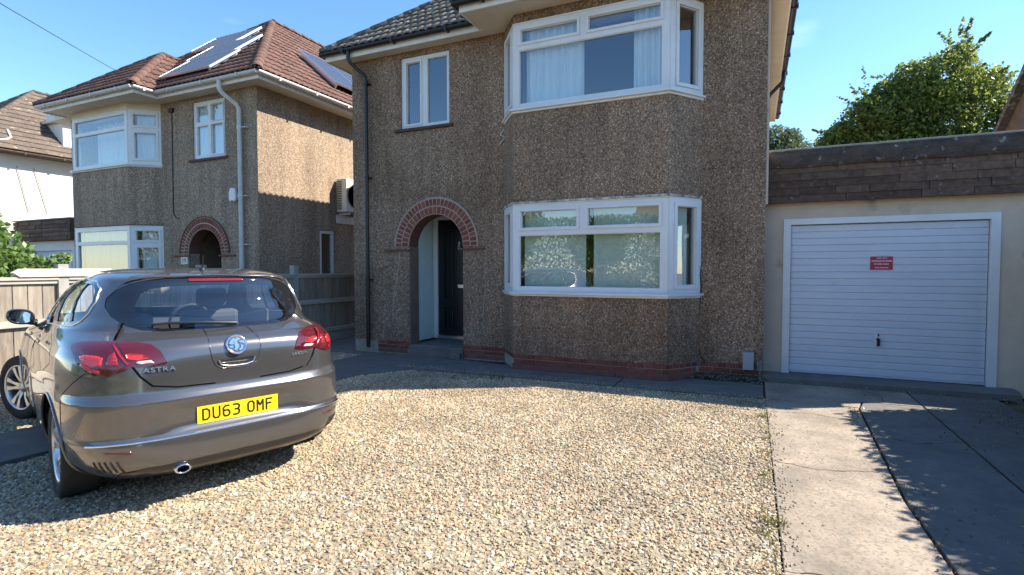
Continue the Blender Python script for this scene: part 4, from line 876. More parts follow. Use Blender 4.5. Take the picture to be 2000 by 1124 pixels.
for i in range(3):
    y = 10.05+1.02*i; panel(('solar panel on the right roof slope, nearest the front', 'middle solar panel of the row on the right roof slope', 'solar panel on the right roof slope, farthest back')[i], (-9.30, y, ZN+(nxr+9.30)*t40), (0,1,0), (-c40,0,s40), 1.0, 1.55, (6, 10), .16, 'solar panels on the right slope')
# air conditioning unit on the side wall
ac = empty('air_conditioner', (-9.1, 10.5, 2.85), 'cream air conditioning unit bracketed high on the side wall', 'air conditioner')
mb = MB(); mb.box(-9.24,-8.93,10.08,10.95,2.86,3.66); mb.build('casing', M['ac'], ac, bevel=.02)
mb = MB()
for i in range(17): mb.box(-9.21,-9.07,10.06,10.079,2.93+i*.041,2.945+i*.041)
mb.build('side_grille', M['black'], ac)
mb = MB(); mb.lathe([(.0,0),(.27,0),(.29,.012),(.30,.0)], 24, Matrix.Translation((-8.93,10.42,3.26)) @ Matrix.Rotation(R(90),4,'Y')); mb.build('fan_recess', M['black'], ac)
mb = MB(); mb.box(-9.275,-8.95,10.2,10.24,2.80,2.858); mb.box(-9.275,-8.95,10.8,10.84,2.80,2.858); mb.box(-9.276,-9.25,10.1,10.94,2.6,2.8); mb.build('bracket', M['white_old'], ac)
# alarm box
mb = MB(); P = [(-.105,-.10),(-.05,-.15),(.05,-.15),(.105,-.10),(.10,.05),(.06,.13),(-.06,.13),(-.10,.05)]
mb.prism([(-9.97+a, NY-.001, 3.05+b*1.05) for a, b in P], (0,-.07,0)); al = mb.build('alarm_box', M['white'], bevel=.015); reg(al, 'white alarm box on the wall beside the grey downpipe', 'alarm box')
mb = MB(); mb.box(-10.0,-9.94,NY-.078,NY-.0715,2.90,2.925); mb.build('strobe', M['black'], al)
# overhead wire
mb = MB(); A = Vector((-16.2, 4.9, 9.0)); B = Vector((-13.9, 8.6, 6.85))
def cline(a, b, sag, n=16): return [a.lerp(b, i/n) - Vector((0,0,sag*4*(i/n)*(1-i/n))) for i in range(n+1)]

# ---------------------------------------------------------------- neighbour's garage and the white house beyond
G2 = empty('garage', (-17.0, 7.9, 0), 'low garage with a dark parapet and pale door left of the red roofed house', 'garage')
mb = MB(); slab(mb, [(-18.6,0),(-18.3,0),(-18.3,1.98),(-16.15,1.98),(-16.15,0),(-15.905,0),(-15.905,2.24),(-18.6,2.24)], [], lambda a, b, t: Vector((a, 7.95+t, b)), .2); mb.box(-18.6,-18.4,8.151,12,0,2.2); mb.box(-18.6,-15.905,8.151,12,2.25,2.3)
mb.build('wall', M['render_white'], G2)
mb = MB(); mb.box(-18.28,-16.17,8.0,8.03,.0,1.97); g2d = mb.build('garage_door', plain('pale_blue_grey_door', (.50,.54,.60), .4), G2)
mb = MB()
for x in (-18.2,-17.2): 
    for z in (.15, .85, 1.4): mb.box(x,x+.93,7.985,7.999,z,z+.45)
mb.build('panel', plain('pale_door_panel', (.55,.58,.63), .4), g2d)
mb = MB(); mb.box(-18.65,-15.905,7.83,8.02,2.24,2.78); p2 = mb.build('parapet', M['hang'], G2)
for r_ in range(5):
    x = -18.65-rt.uniform(0,.2)
    while x < -15.91:
        a = max(x,-18.65); b = min(x+.3,-15.91)
        if b-a > .04:
            mb = MB(); mb.box(a+.004,b-.004,7.80-rt.uniform(0,.012),7.829,2.25+r_*.105,2.345+r_*.105); mb.build('tile', M['hang'], p2)
        x += .3
mb = MB(); mb.box(-18.7,-15.905,7.79,8.1,2.79,2.82); mb.build('coping', M['stone'], G2)

FAR = empty('house', (-21.7, 9, 0), 'white rendered house with a brown tiled roof and dormer at the far left', 'house')
mb = MB(); mb.box(-24.4,-19.0,7.1,16,0,4.75); mb.build('wall', M['render_white'], FAR)
t38 = math.tan(R(40)); fx, fy, fz = -18.7, 6.7, 4.8; fh = 3.0; fs = fh/c40
roofplane(FAR, (fx, fy, fz), (0,1,0), (-c40,0,s40), [(0,0),(9.5,0),(9.5,fs),(fh,fs)], .28, .26, M['tile_brown'], 'flat')
roofplane(FAR, (fx-2*fh, fy, fz), (1,0,0), (0,c40,s40), [(0,0),(2*fh,0),(fh,fs)], .28, .26, M['tile_brown'], 'flat', 'joined')
roofplane(FAR, (fx-2*fh, fy+9.5, fz), (0,-1,0), (c40,0,s40), [(0,0),(9.5,0),(9.5-fh,fs),(0,fs)], .28, .26, M['tile_brown'], 'flat', 'none')
fap = (fx-fh, fy+fh, fz+fh*t40); ridge(FAR, (fx,fy,fz+.02), fap, M['tile_brown'], .09); ridge(FAR, (fx-2*fh,fy,fz+.02), fap, M['tile_brown'], .09); ridge(FAR, fap, (fap[0], 16, fap[2]), M['tile_brown'], .1)
gutter(FAR, [(fx+.05,fy,fz-.05),(fx+.05,16,fz-.05)], M['bark'], .06)
mb = MB(); mb.box(-19.0,fx-.02,fy,16,4.70,4.749); mb.build('soffit', M['bark'], FAR)
mb = MB(); mb.box(-20.9,-19.16,9.28,11.4,5.0,5.93); mb.build('dormer', M['render_white'], FAR)
mb = MB(); mb.box(-21.0,-19.0,9.15,11.5,5.935,6.03); mb.build('dormer_roof', M['cream_soffit'], FAR)
mb = MB(); mb.box(-19.155,-19.12,9.7,11,5.2,5.8); mb.build('dormer_window', M['white'], FAR)
mb = MB(); mb.tube([(-18.95,7.55,5.02),(-19.05,7.9,5.12),(-19.1,8.0,5.2),(-19.4,8.05,5.45)], .03, 6); mb.build('roof_pipe', M['cream_soffit'], FAR)
mb = MB(); mb.tube([(-18.97,8.05,4.4),(-18.97,8.3,3.15)], .012, 5); mb.tube([(-18.97,8.45,4.4),(-18.97,8.75,3.15)], .012, 5); mb.build('wall_cable', M['stone'], FAR)
mb = MB(); mb.tube(cline(Vector((-12.36, 4.1, 6.56)), Vector((-16.13, 9.35, 6.89)), .02), .008, 5); reg(mb.build('overhead_wire', M['black']), 'thin overhead wire crossing the blue sky at the upper left', 'wire')

# ---------------------------------------------------------------- fence between the plots
FEN = empty('fence', (-8.0, 5, 0), 'weathered board fence with concrete posts and gravel boards beyond the parked car', 'fence')
fx = -8.0; y = 1.93; posts = []
while y < 13: posts.append(y); y += 1.88
pm_ = MB(); pm_.box(-.055,.055,-.055,.055,0,1.56); pmesh = pm_.mesh('post', M['post'])
rf_ = random.Random(12)
bw = MB(); bw.box(-.009,.009,.002,.138,.0,.485); bml = bw.mesh('board', M['wood']); bw = MB(); bw.box(-.009,.009,.002,.138,.0,.43); bmu = bw.mesh('board', M['wood'])
for i, py_ in enumerate(posts):
    inst('post', pmesh, FEN, (fx, py_, 0))
    if i == len(posts)-1: break
    a = py_+.056; L = 1.768
    mb = MB(); mb.box(fx-.03,fx+.025,a,a+L,.015,.21); mb.build('gravel_board', M['post'], FEN)
    for z0, z1, th_ in ((.212,.29,.045),(.80,.885,.055),(1.315,1.36,.04)):
        mb = MB(); mb.box(fx-.02,fx+th_,a,a+L,z0,z1); mb.build('rail', M['wood_rail'], FEN, bevel=.006)
    mb = MB(); mb.box(fx-.05,fx+.06,a,a+L,1.362,1.40); mb.build('capping', M['wood_rail'], FEN)
    nb_ = 12
    for k in range(nb_):
        yy = a+L*k/nb_; inst('board', bml, FEN, (fx+.0+rf_.uniform(-.004,.004), yy, .30)); inst('board', bmu, FEN, (fx+rf_.uniform(-.004,.004), yy, .888))
mb = MB(); mb.prism([(-8.02,3.36,1.40),(-8.02,3.30,1.45),(-8.02,3.38,1.50),(-8.02,4.35,1.50),(-8.02,4.35,1.405)], (.10,0,0)); reg(mb.build('plank', rgh('pale_plank', (.72,.66,.56), (.6,.54,.45), 3, .7, .2, stretch=(6,1,6)), bevel=.006), 'pale painted plank lying along the top of the fence', 'plank')

# ---------------------------------------------------------------- planting
M['leaf_shrub'] = leaf('shrub_leaf', (.07,.14,.03), (.17,.26,.07), .4)
M['leaf_tree'] = leaf('tree_leaf', (.045,.088,.022), (.23,.29,.06), .42)
M['leaf_dark'] = leaf('dark_leaf', (.025,.05,.018), (.07,.11,.03), .35)
M['leaf_hedge'] = leaf('hedge_leaf', (.02,.04,.015), (.06,.10,.03), .3)
M['leaf_far'] = leaf('far_leaf', (.05,.08,.04), (.12,.16,.07), .4)
def branchy(parent, base, tips, r0, mat, name='trunk', lean=.3, seed=1):
    rnd = random.Random(seed); mb = MB(); B = Vector(base); h = min(t[2] for t in tips)-B.z; fork = B+Vector((rnd.uniform(-.1,.1), rnd.uniform(-.1,.1), h*.45))
    mb.tube([B, B.lerp(fork, .5)+Vector((.03,0,0)), fork], [r0, r0*.85, r0*.7], 9)
    for t in tips:
        T = Vector(t); m1 = fork.lerp(T, .5)+Vector((rnd.uniform(-.2,.2), rnd.uniform(-.2,.2), rnd.uniform(0,.3))); mb.tube([fork, m1, T], [r0*.5, r0*.3, r0*.08], 6)
        for k in range(4):
            p = m1.lerp(T, rnd.random()); mb.tube([p, p+Vector((rnd.gauss(0,.4), rnd.gauss(0,.4), rnd.uniform(.1,.6)))], [r0*.15, r0*.04], 4)
    return mb.build(name, mat, parent)
def tree(name, label, cat, base, clumps, n, size, mat, seed, r0=.15, group=None, extra=None, shell=.55, width=.55):
    e_ = empty(name, base, label, cat, group)
    branchy(e_, base, [(c[0], c[1], c[2]) for c in clumps[:9]], r0, M['bark'], seed=seed)
    P = crown(clumps, n, seed, shell)
    P = P[P[:, 2] > base[2]+.3]
    if extra is not None: P = np.vstack([P, extra])
    leaves('crown', P, size, mat, e_, seed, width=width); return e_
rs = random.Random(21)
# big tree behind the garage
cl = [(2.5,17,4.3,1.05),(1.75,17,3.9,.7),(2.8,16.8,5.2,.9),(2.1,17,4.7,.6),(3.5,16.9,5.7,.8),(3.2,17,4.2,1.25),(4.5,17.3,5.0,1.35),(5.9,17,4.2,1.3),(4.1,16.8,6.0,.95),(4.9,17.2,5.8,.85),(2.3,17,4.0,.85),(3.2,16.7,5.3,.8),(6.6,17.4,4.7,.8),(2.0,16.8,4.6,.5),(4.4,16.5,3.9,1.1),(5.8,16.4,5.0,.6),(3.6,17,6.4,.5),(1.6,16.9,3.9,.6),(4.5,16.6,6.7,.3),(2.7,16.6,5.7,.35),(6.0,16.6,5.6,.3)]
for _ in range(110):
    b = rs.choice(cl[:16]); a = rs.uniform(0,6.28); e_ = rs.uniform(-.3,1.3); q = rs.uniform(.85,1.12)
    cl.append((b[0]+b[3]*q*math.cos(a)*math.cos(e_), b[1]+b[3]*q*math.sin(a)*math.cos(e_), b[2]+b[3]*.85*q*math.sin(e_), rs.uniform(.12,.34)))
def spray(p0, d, L, n, w, rng): t = rng.random(n); P = np.array(p0)+np.outer(t, np.array(d)*L)+rng.normal(size=(n,3))*w*(1.1-t)[:,None]; return P
rg = np.random.default_rng(5)
ext = np.vstack([spray((4.4,16.9,6.3), (.28,0,1), 1.35, 240, .10, rg), spray((4.6,16.9,6.7), (.75,0,.75), .75, 120, .07, rg), spray((3.9,16.9,6.3),(-.5,0,.8),.6,110,.09,rg), spray((3.0,17,5.7),(-.7,0,.5),.7,110,.09,rg),
     spray((2.2,17,5.0),(-.9,0,.35),.9,170,.09,rg), spray((1.9,17,4.6),(-1,0,.15),.8,150,.09,rg), spray((1.7,17,4.2),(-.9,0,-.3),.7,150,.09,rg), spray((5.3,17,6.2),(.6,0,.5),.4,90,.08,rg), spray((6.0,17,5.4),(.6,0,.5),.5,120,.1,rg)])
for _ in range(70):
    b = rs.choice(cl[:20]); a = rs.uniform(0, 6.28); e_ = rs.uniform(-.1, 1.4); dd = (math.cos(a)*math.cos(e_), math.sin(a)*math.cos(e_)*.5-.2, math.sin(e_))
    ext = np.vstack([ext, spray((b[0]+dd[0]*b[3]*.9, b[1]+dd[1]*b[3]*.9, b[2]+dd[2]*b[3]*.8), (dd[0]+rs.uniform(-.3,.3), dd[1], dd[2]+rs.uniform(-.2,.3)), rs.uniform(.3,.75), 45, .05, rg)])
tree('tree', 'large bushy yellow-green tree rising behind the garage', 'tree', (4.0,17.2,0), cl, 90000, .098, M['leaf_tree'], 3, .22, extra=ext, shell=.7, width=.6)
tree('tree', 'small pale tree far off between the house corner and the garage', 'tree', (1.2,25.5,0), [(1.1,25,6.0,1.1),(1.6,25,5.3,.9),(.7,25,6.9,.6),(.4,25.5,5.6,1),(1.3,25,6.9,.4),(2.2,25.3,4.6,.8)], 16000, .12, M['leaf_far'], 6, .15)
# shrub behind the fence at the far left
cl = [(-9.1,3.1,1.5,.7),(-9.0,3.5,1.7,.42),(-9.2,2.7,2.0,.5),(-8.9,3.75,1.45,.35),(-9.3,3.3,2.05,.3)]
for _ in range(14): b = rs.choice(cl[:5]); cl.append((b[0]+rs.uniform(-.4,.4), b[1]+rs.uniform(-.35,.5), b[2]+rs.uniform(-.1,.4), rs.uniform(.08,.2)))
tree('shrub', 'leafy green shrub showing over the fence at the far left', 'shrub', (-9.1,3.1,0), cl, 7000, .085, M['leaf_shrub'], 8, .05, extra=spray((-9,3.0,2.3),(0,.45,.35),.5,22,.04,rg))
# hedge along the right of the drive: throws the ragged shadow over the concrete
def hedge(name, label, x0, x1, y0_, y1_, h, n, size, mat, seed, core=True):
    e_ = empty(name, ((x0+x1)/2, (y0_+y1_)/2, 0), label, 'hedge'); rng = np.random.default_rng(seed)
    P = rng.random((n, 3))*[x1-x0, y1_-y0_, h]+[x0, y0_, 0]
    P[:, 0] += .03*np.sin(P[:, 1]*5)+.02*np.sin(P[:, 1]*13+1); P[:, 2] += .03*np.sin(P[:, 1]*1.7)+.03*np.sin(P[:, 1]*11)+.02*np.sin(P[:, 1]*29)
    k = int(n*.05); P[:k, 2] = h+rng.random(k)**2*.16; P[k:2*k, 0] = x0-rng.random(k)*.10
    leaves('foliage', P, size, mat, e_, seed)
    mb = MB(); m = (x0+x1)/2; rr = random.Random(seed); y = y0_+.2
    while y < y1_:
        mb.tube([(m, y, 0), (m+rr.uniform(-.1,.1), y, h*.5), (m+rr.uniform(-.2,.2), y+.1, h*.92)], [.03, .02, .006], 5); y += .35
    mb.build('stems', M['bark'], e_); return e_
hedge('hedge', 'dense dark hedge along the right edge of the drive', 2.76, 3.45, -3.0, 7.5, 1.93, 150000, .10, M['leaf_hedge'], 4)
# weeds at the foot of the bay wall
lw = np.vstack([np.column_stack([rg.uniform(-.85,.06,700), 7.6+rg.normal(0,.03,700), np.abs(rg.normal(0,.05,700))+.01])])
leaves('weeds', lw, .03, M['leaf_dark'], seed=5)['kind'] = 'stuff'

# gabled building behind the garage on the right
RB = empty('outbuilding', (5.5, 10.8, 0), 'gabled brown building half hidden behind the garage at the right edge', 'building')
mb = MB(); mb.prism([(4.0,9.3,0),(4.0,12.3,0),(4.0,12.3,3.95),(4.0,10.8,5.03),(4.0,9.3,3.95)], (5,0,0)); mb.build('wall', rgh('brown_brickwork', (.17,.12,.085), (.12,.085,.06), 7, .9, .3), RB)
for s_ in (-1, 1):
    mb = MB(); y0_ = 10.8; mb.prism([(3.88,y0_,5.05),(3.88,y0_+s_*1.68,5.05-1.68*.72),(3.88,y0_+s_*1.68,5.05-1.68*.72+.12),(3.88,y0_,5.17)], (5.2,0,0)); mb.build('roof', M['tile_grey'], RB)

# the street side behind the viewer, which the windows mirror
hedge('hedge', 'tall green hedge across the road from the house', -32, 16, -17, -15.5, 4.4, 90000, .18, M['leaf_shrub'], 14)
for i, (x, y, s_) in enumerate(((-28,-22,1.2),(-17,-24,1.0),(-9.5,-21,.8),(1,-24,1.0),(9,-22,1.1))):
    cl = [(x+rs.uniform(-1.6,1.6)*s_, y+rs.uniform(-1.3,1.3)*s_, 3.6*s_+rs.uniform(-1,2.1)*s_, rs.uniform(1,1.6)*s_) for _ in range(10)]
    tree('tree', ('tree across the road, leftmost behind the green hedge','tall tree across the road, second from the left','smallest round tree across the road','tree across the road opposite the arched porch','tree across the road, rightmost behind the hedge')[i], 'tree', (x, y, 0), cl, 5200, .34, M['leaf_tree'], 30+i, .25, 'trees across the road')
OPP = empty('house', (-4, -29, 0), 'cream house with a tiled roof across the road', 'house')
mb = MB(); mb.box(-8,0,-33,-27,0,5.2); mb.build('wall', M['render_white'], OPP)
mb = MB(); mb.prism([(-8.5,-26.6,5.2),(-8.5,-33.4,5.2),(-8.5,-30,8.2)], (9,0,0)); mb.build('roof', M['tile_brown'], OPP)
for x in (-7,-5,-2.4):
    for z in (1,3.3):
        mb = MB(); mb.box(x,x+1.3,-27,-26.95,z,z+1.2); wo = mb.build('window', M['white'], OPP); mb = MB(); mb.box(x+.1,x+1.2,-26.948,-26.94,z+.1,z+1.1); mb.build('pane', M['door_black'], wo)

# ---------------------------------------------------------------- the car
TB = np.array([[0.00,.22,-.74,3.45,.80,3.6],[.06,.27,-.80,3.52,.850,3.7],[.14,.34,-.815,3.60,.885,3.9],[.26,.455,-.805,3.62,.905,4.1],[.30,.49,-.785,3.62,.908,4.1],[.42,.60,-.78,3.60,.912,4.1],
 [.51,.69,-.785,3.55,.912,4.0],[.56,.725,-.765,3.50,.910,3.9],[.59,.75,-.757,3.47,.908,3.8],[.70,.86,-.745,3.25,.905,3.8],[.80,.95,-.735,2.95,.895,3.7],[.86,1.00,-.722,2.60,.878,3.6],
 [.91,1.045,-.68,2.32,.860,3.4],[.96,1.08,-.585,2.18,.842,3.2],[1.00,1.11,-.505,2.10,.828,3.1],[1.10,1.20,-.465,1.90,.795,3.2],[1.20,1.29,-.425,1.68,.755,3.3],[1.28,1.36,-.385,1.48,.715,3.3],
 [1.33,1.40,-.375,1.34,.685,3.3],[1.38,1.435,-.365,1.20,.655,3.3],[1.44,1.470,-.25,1.02,.615,3.1],[1.52,1.500,-.08,.90,.52,2.9],[1.60,1.516,.10,.75,.36,2.6],[1.68,1.522,.30,.60,.14,2.4],[1.73,1.523,.42,.50,.01,2.2]])
TX = TB[:, 0]; TH = np.diff(TX); TM = np.zeros((len(TX), 6))
for k in range(1, 6):
    d_ = np.diff(TB[:, k])/TH; TM[0, k] = d_[0]; TM[-1, k] = d_[-1]
    for i in range(1, len(TX)-1):
        if d_[i-1]*d_[i] > 0:
            w1 = 2*TH[i]+TH[i-1]; w2 = TH[i]+2*TH[i-1]; TM[i, k] = (w1+w2)/(w1/d_[i-1]+w2/d_[i])
def row(v):
    i = min(max(int(np.searchsorted(TX, v))-1, 0), len(TH)-1); h = TH[i]; t = (v-TX[i])/h; t2 = t*t; t3 = t2*t
    return (2*t3-3*t2+1)*TB[i]+(t3-2*t2+t)*h*TM[i]+(-2*t3+3*t2)*TB[i+1]+(t3-t2)*h*TM[i+1]
_t = np.linspace(0, PI/2, 4001); _y = np.sin(_t)**(2/3.6)*.87; _x = -np.cos(_t)**(2/3.6); _l = np.concatenate([[0], np.cumsum(np.hypot(np.diff(_x), np.diff(_y)))]); _l /= _l[-1]; _a = _t/(PI/2)
def cu(u): return math.copysign(float(np.interp(abs(u), _a, _l)), u) if abs(u) < 1 else u      # table angle -> arc length
def cv(P): return [(cu(a), b) for a, b in P]
def dense(P, n=4):
    return [(P[i][0]*(1-k/n)+P[(i+1) % len(P)][0]*k/n, P[i][1]*(1-k/n)+P[(i+1) % len(P)][1]*k/n) for i in range(len(P)) for k in range(n)]
def CP(u, v):
    s = 1. if u >= 0 else -1.; a = min(abs(u), 3.0)
    if a < 1: a = float(np.interp(a, _l, _a))
    _, z, xr, xf, w_, n = row(min(max(v, 0), 1.73))
    L = min(1.0, (xf-xr)*.45); x0r = xr+L; x0f = xf-min(1.1, (xf-xr)*.4)
    if a <= 1:
        th = a*PI/2; y = w_*math.sin(th)**(2/n); x = x0r-L*math.cos(th)**(2/n) if a < 1 else x0r
        q = math.exp(-((y/.40)**6))*math.exp(-(((v-.385)/.085)**6)); x += .022*q      # number plate recess
    elif a <= 2: t = a-1; x = x0r+(x0f-x0r)*t; y = w_*(1-.06*t*t)
    else:
        th = (3-a)*PI/2; y = w_*.94*math.sin(th)**(2/2.6) if a < 3 else 0.; x = x0f+(xf-x0f)*math.cos(th)**(2/2.6)
    return Vector((x, s*y, z))
def CN(u, v):
    e = .004; a = CP(u+e, v)-CP(u-e, v); b = CP(u, v+e)-CP(u, v-e); n = a.cross(b); n.normalize()
    return -n if n.dot(CP(u, v)-Vector((1.2, 0, .8))) < 0 else n
def v_of_z(z):
    lo, hi = 0., 1.73
    for _ in range(40):
        m = (lo+hi)/2
        if row(m)[1] < z: lo = m
        else: hi = m
    return lo
def u_of_x(x, v):
    lo, hi = .3, 3.
    for _ in range(40):
        m = (lo+hi)/2
        if CP(m, v).x < x: lo = m
        else: hi = m
    return lo
mir = lambda P: [(-a, b) for a, b in P][::-1]
CARM = Matrix.Translation((-3.899, 2.762, -.012)) @ Matrix.Rotation(2.812, 4, 'Z')
CAR = empty('car', (-3.899, 2.762, 0), 'grey five door hatchback seen from behind, parked on the gravel at the left', 'car', rz=2.812)
pm_, pn, pl_, pp = nt('grey_metallic_paint')
pp.inputs['Base Color'].default_value = (.15, .143, .139, 1); pp.inputs['Metallic'].default_value = .75; pp.inputs['Roughness'].default_value = .22
pp.inputs['Coat Weight'].default_value = 1; pp.inputs['Coat Roughness'].default_value = .025
PAINT = pm_
M['paint'] = PAINT; M['trim'] = plain('black_trim', (.015,.015,.017), .3, 0, .3)
M['border'] = plain('black_glass_border', (.008,.009,.012), .06, 0, 1)
M['car_glass'] = glass('car_glass', (.86,.90,.90), 1.9)
M['red_lens'] = plain('red_lens', (.24,.006,.010), .10, 0, 1)
M['red_bright'] = plain('bright_red_cell', (.50,.018,.018), .2, 0, 1); M['red_dark'] = plain('dark_red_lens', (.075,.005,.008), .08, 0, 1)
M['red_dark2'] = plain('brake_light_lens', (.16,.006,.008), .1, 0, 1); M['clear_lens'] = plain('clear_lens', (.55,.42,.38), .1, 0, 1)
M['tyre'] = rgh('tyre_rubber', (.02,.019,.018), (.035,.032,.029), 12, .85, .3)
M['alloy'] = plain('alloy_rim', (.62,.62,.63), .28, .9)
M['car_interior'] = plain('car_interior', (.035,.035,.038), .8); M['car_interior2'] = plain('car_seat_cloth', (.07,.07,.08), .9)
def circ_poly(cx, cz, r, n=28, zmin=.215):
    P = []
    for i in range(n+1):
        a = PI*1.22-i*(PI*1.44)/n; x = cx+r*math.cos(a); z = cz+r*math.sin(a)
        v = v_of_z(max(z, .2201)); P.append((u_of_x(x, v), v))
    P[0] = (P[0][0], -.01); P[-1] = (P[-1][0], -.01); return P
LIGHT = [(.145,.768),(.20,.757),(.29,.757),(.36,.725),(.42,.71),(.50,.715),(.56,.74),(.63,.79),(.70,.86),(.725,.895),(.68,.915),(.58,.93),(.425,.93),(.33,.925),(.235,.90),(.185,.86)]
LIGHT = cv(LIGHT)
GLASS = [(0,.985),(.18,.985),(.28,1.0),(.37,1.035),(.46,1.10),(.525,1.17),(.54,1.23),(.50,1.29),(.42,1.345),(.30,1.385),(.18,1.40),(0,1.405)]
GLASS = cv(GLASS); GLASSL = GLASS + mir(GLASS)[1:-1]
CLEAR = [(0,1.005),(.19,1.008),(.27,1.03),(.315,1.09),(.325,1.18),(.31,1.26),(.26,1.30),(.15,1.32),(0,1.325)]
CLEAR = cv(CLEAR); CLEARL = CLEAR + mir(CLEAR)[1:-1]
TAIL = [(0,.60),(.11,.607),(.20,.63),(.25,.69),(.288,.755),(.425,.935),(.40,1.09),(.43,1.14),(.3,1.12),(0,1.06)]
TAIL = cv(TAIL); TAILL = [(a, b) for a, b in TAIL] + mir(TAIL)[1:-1]
SIDE = [(.68,1.06),(.63,1.12),(.605,1.20),(.64,1.30),(.76,1.365),(1.05,1.40),(1.5,1.405),(1.95,1.385),(2.14,1.34),(2.10,1.20),(2.07,1.04),(2.04,.985),(1.6,.99),(1.2,1.0),(.9,1.015),(.74,1.03)]
SIDEI = [(.72,1.07),(.67,1.125),(.645,1.20),(.68,1.28),(.78,1.335),(1.05,1.365),(1.5,1.375),(1.93,1.36),(2.09,1.31),(2.06,1.20),(2.03,1.05),(2.0,1.01),(1.6,1.015),(1.2,1.025),(.9,1.04),(.78,1.05)]
SIDE = cv(SIDE); SIDEI = cv(SIDEI)
SCREEN = [(2.32,1.0),(2.30,1.2),(2.33,1.34),(2.45,1.37),(3.0,1.375),(3.0,1.0)]
BUMP = [(0,-.01),(0,.585),(.12,.593),(.205,.618),(.262,.69),(.30,.745),(.36,.712),(.42,.697),(.56,.725),(.66,.66),(.78,.56),(.80,-.01)]
BUMP = cv(BUMP); ARR = circ_poly(0, .335, .365); ARF = circ_poly(2.685, .335, .365)
# border strips where panels meet: thin open gaps
def strip(P, w_=.0045, close=False):
    out = []
    Q = P
    for i in range(len(Q)-1):
        a = Vector(Q[i]); b = Vector(Q[i+1]); d = b-a
        if d.length < 1e-6: continue
        n = Vector((-d.y, d.x)).normalized()*w_; e = d.normalized()*w_*.6
        out.append([tuple(a-e+n), tuple(a-e-n), tuple(b+e-n), tuple(b+e+n)])
    return out
door_r = [(.98,1.005),(.93,.86),(.90,.72),(1.02,.60),(1.10,.40),(1.12,.12)]
seams = strip(cv([(.385,1.055),(.425,.935)])) + strip(cv([(.288,.755),(.25,.69),(.20,.63),(.11,.607),(0.02,.60)])) + strip(cv([(.56,.725),(.66,.66),(.78,.57)]), .003)
seams += strip(cv([(1.0,1.0),(.96,.86),(.94,.74),(1.0,.66)]), .0025) + strip([(1.42,1.0),(1.42,.12)], .003) + strip([(2.03,.98),(2.02,.5),(1.98,.12)], .003) + strip([(1.12,.12),(1.98,.12)], .0025)
seams = seams + [mir(s) for s in seams]
regions = []   # (name, polygons) in order of priority
regions.append(('gap_arch', [ARR, ARF, mir(ARR), mir(ARF)]))
regions.append(('gap', seams))
regions.append(('tail_light', [LIGHT])); regions.append(('tail_light2', [mir(LIGHT)]))
regions.append(('rear_glass', [CLEARL])); regions.append(('glass_border', [GLASSL]))
regions.append(('side_glass', [SIDEI])); regions.append(('side_glass2', [mir(SIDEI)])); regions.append(('side_trim', [SIDE, mir(SIDE)]))
regions.append(('windscreen', [SCREEN, mir(SCREEN)]))
regions.append(('tailgate', [TAILL])); BUMPL = BUMP[1:]+mir(BUMP)[:-1]; regions.append(('bumper', [BUMPL]))
V = []; E = []
def addp(P, close=True):
    b = len(V); n = len(P)
    for p in P: V.append(Vector(p))
    for i in range(n if close else n-1): E.append((b+i, b+(i+1) % n))
addp([(-3,0),(3,0),(3,1.73),(-3,1.73)])
for nm, PP in regions:
    for P in PP: addp([(min(3, max(-3, a)), min(1.73, max(0, b))) for a, b in P])
us = list(np.arange(0, 1.0, .0165))+list(np.arange(1.0, 2.1, .05))+list(np.arange(2.1, 3.0, .05)); us = sorted(set([round(float(x), 4) for x in us]+[round(-float(x), 4) for x in us]))
vg = sorted(set(list(np.arange(.0, 1.73, .024))+[.26,.30,.51,.56,.59]))
for v in vg[1:]:
    for i, u in enumerate(us): V.append(Vector((u+random.uniform(-.001,.001), float(v)+random.uniform(-.0008,.0008))))
vo, eo, fo, *_ = delaunay_2d_cdt(V, E, [], 0, 1e-6)
boxes = [[(min(p[0] for p in P), max(p[0] for p in P), min(p[1] for p in P), max(p[1] for p in P), P) for P in PP] for nm, PP in regions]
sets = {nm: [] for nm, _ in regions}; sets['body'] = []
for f in fo:
    c = sum((vo[i] for i in f), Vector((0, 0)))/len(f); hit = 'body'
    for (nm, PP), bb in zip(regions, boxes):
        if any(b[0] <= c[0] <= b[1] and b[2] <= c[1] <= b[3] and pip(c, b[4]) for b in bb): hit = nm; break
    sets[hit].append(f)
P3 = [CP(p[0], p[1]) for p in vo]; N3 = [None]*len(vo)
def shell(name, faces, mat, off=0., parent=CAR, holes=None):
    idx = {}; vs = []; ns = []
    for f in faces:
        for i in f:
            if i not in idx:
                if N3[i] is None: N3[i] = CN(vo[i][0], vo[i][1])
                idx[i] = len(vs); vs.append(CARM @ (P3[i]+N3[i]*off)); ns.append((CARM.to_3x3() @ N3[i]))
    fs = []
    for f in faces:
        q = [idx[i] for i in f]; a, b, c = (vs[k] for k in q[:3])
        if (b-a).cross(c-a).dot(ns[q[0]]) < 0: q.reverse()
        fs.append(tuple(q))
    me = bpy.data.meshes.new(name); me.from_pydata(vs, [], fs); me.polygons.foreach_set('use_smooth', [True]*len(fs)); me.materials.append(mat); me.update()
    me.normals_split_custom_set_from_vertices([tuple(n) for n in ns])
    return inst(name, me, parent)
shell('body', sets['body'], PAINT); shell('tailgate', sets['tailgate'], PAINT, -.001); shell('bumper', sets['bumper'], PAINT, .002)
TG = [o for o in CAR.children if o.name.startswith('tailgate')] if False else None
tl1 = shell('tail_light', sets['tail_light'], M['red_dark'], .006); tl2 = shell('tail_light', sets['tail_light2'], M['red_dark'], .006)
rg_ = shell('rear_window', sets['rear_glass'], M['car_glass'], -.004); shell('window_border', sets['glass_border'], M['border'], -.004)
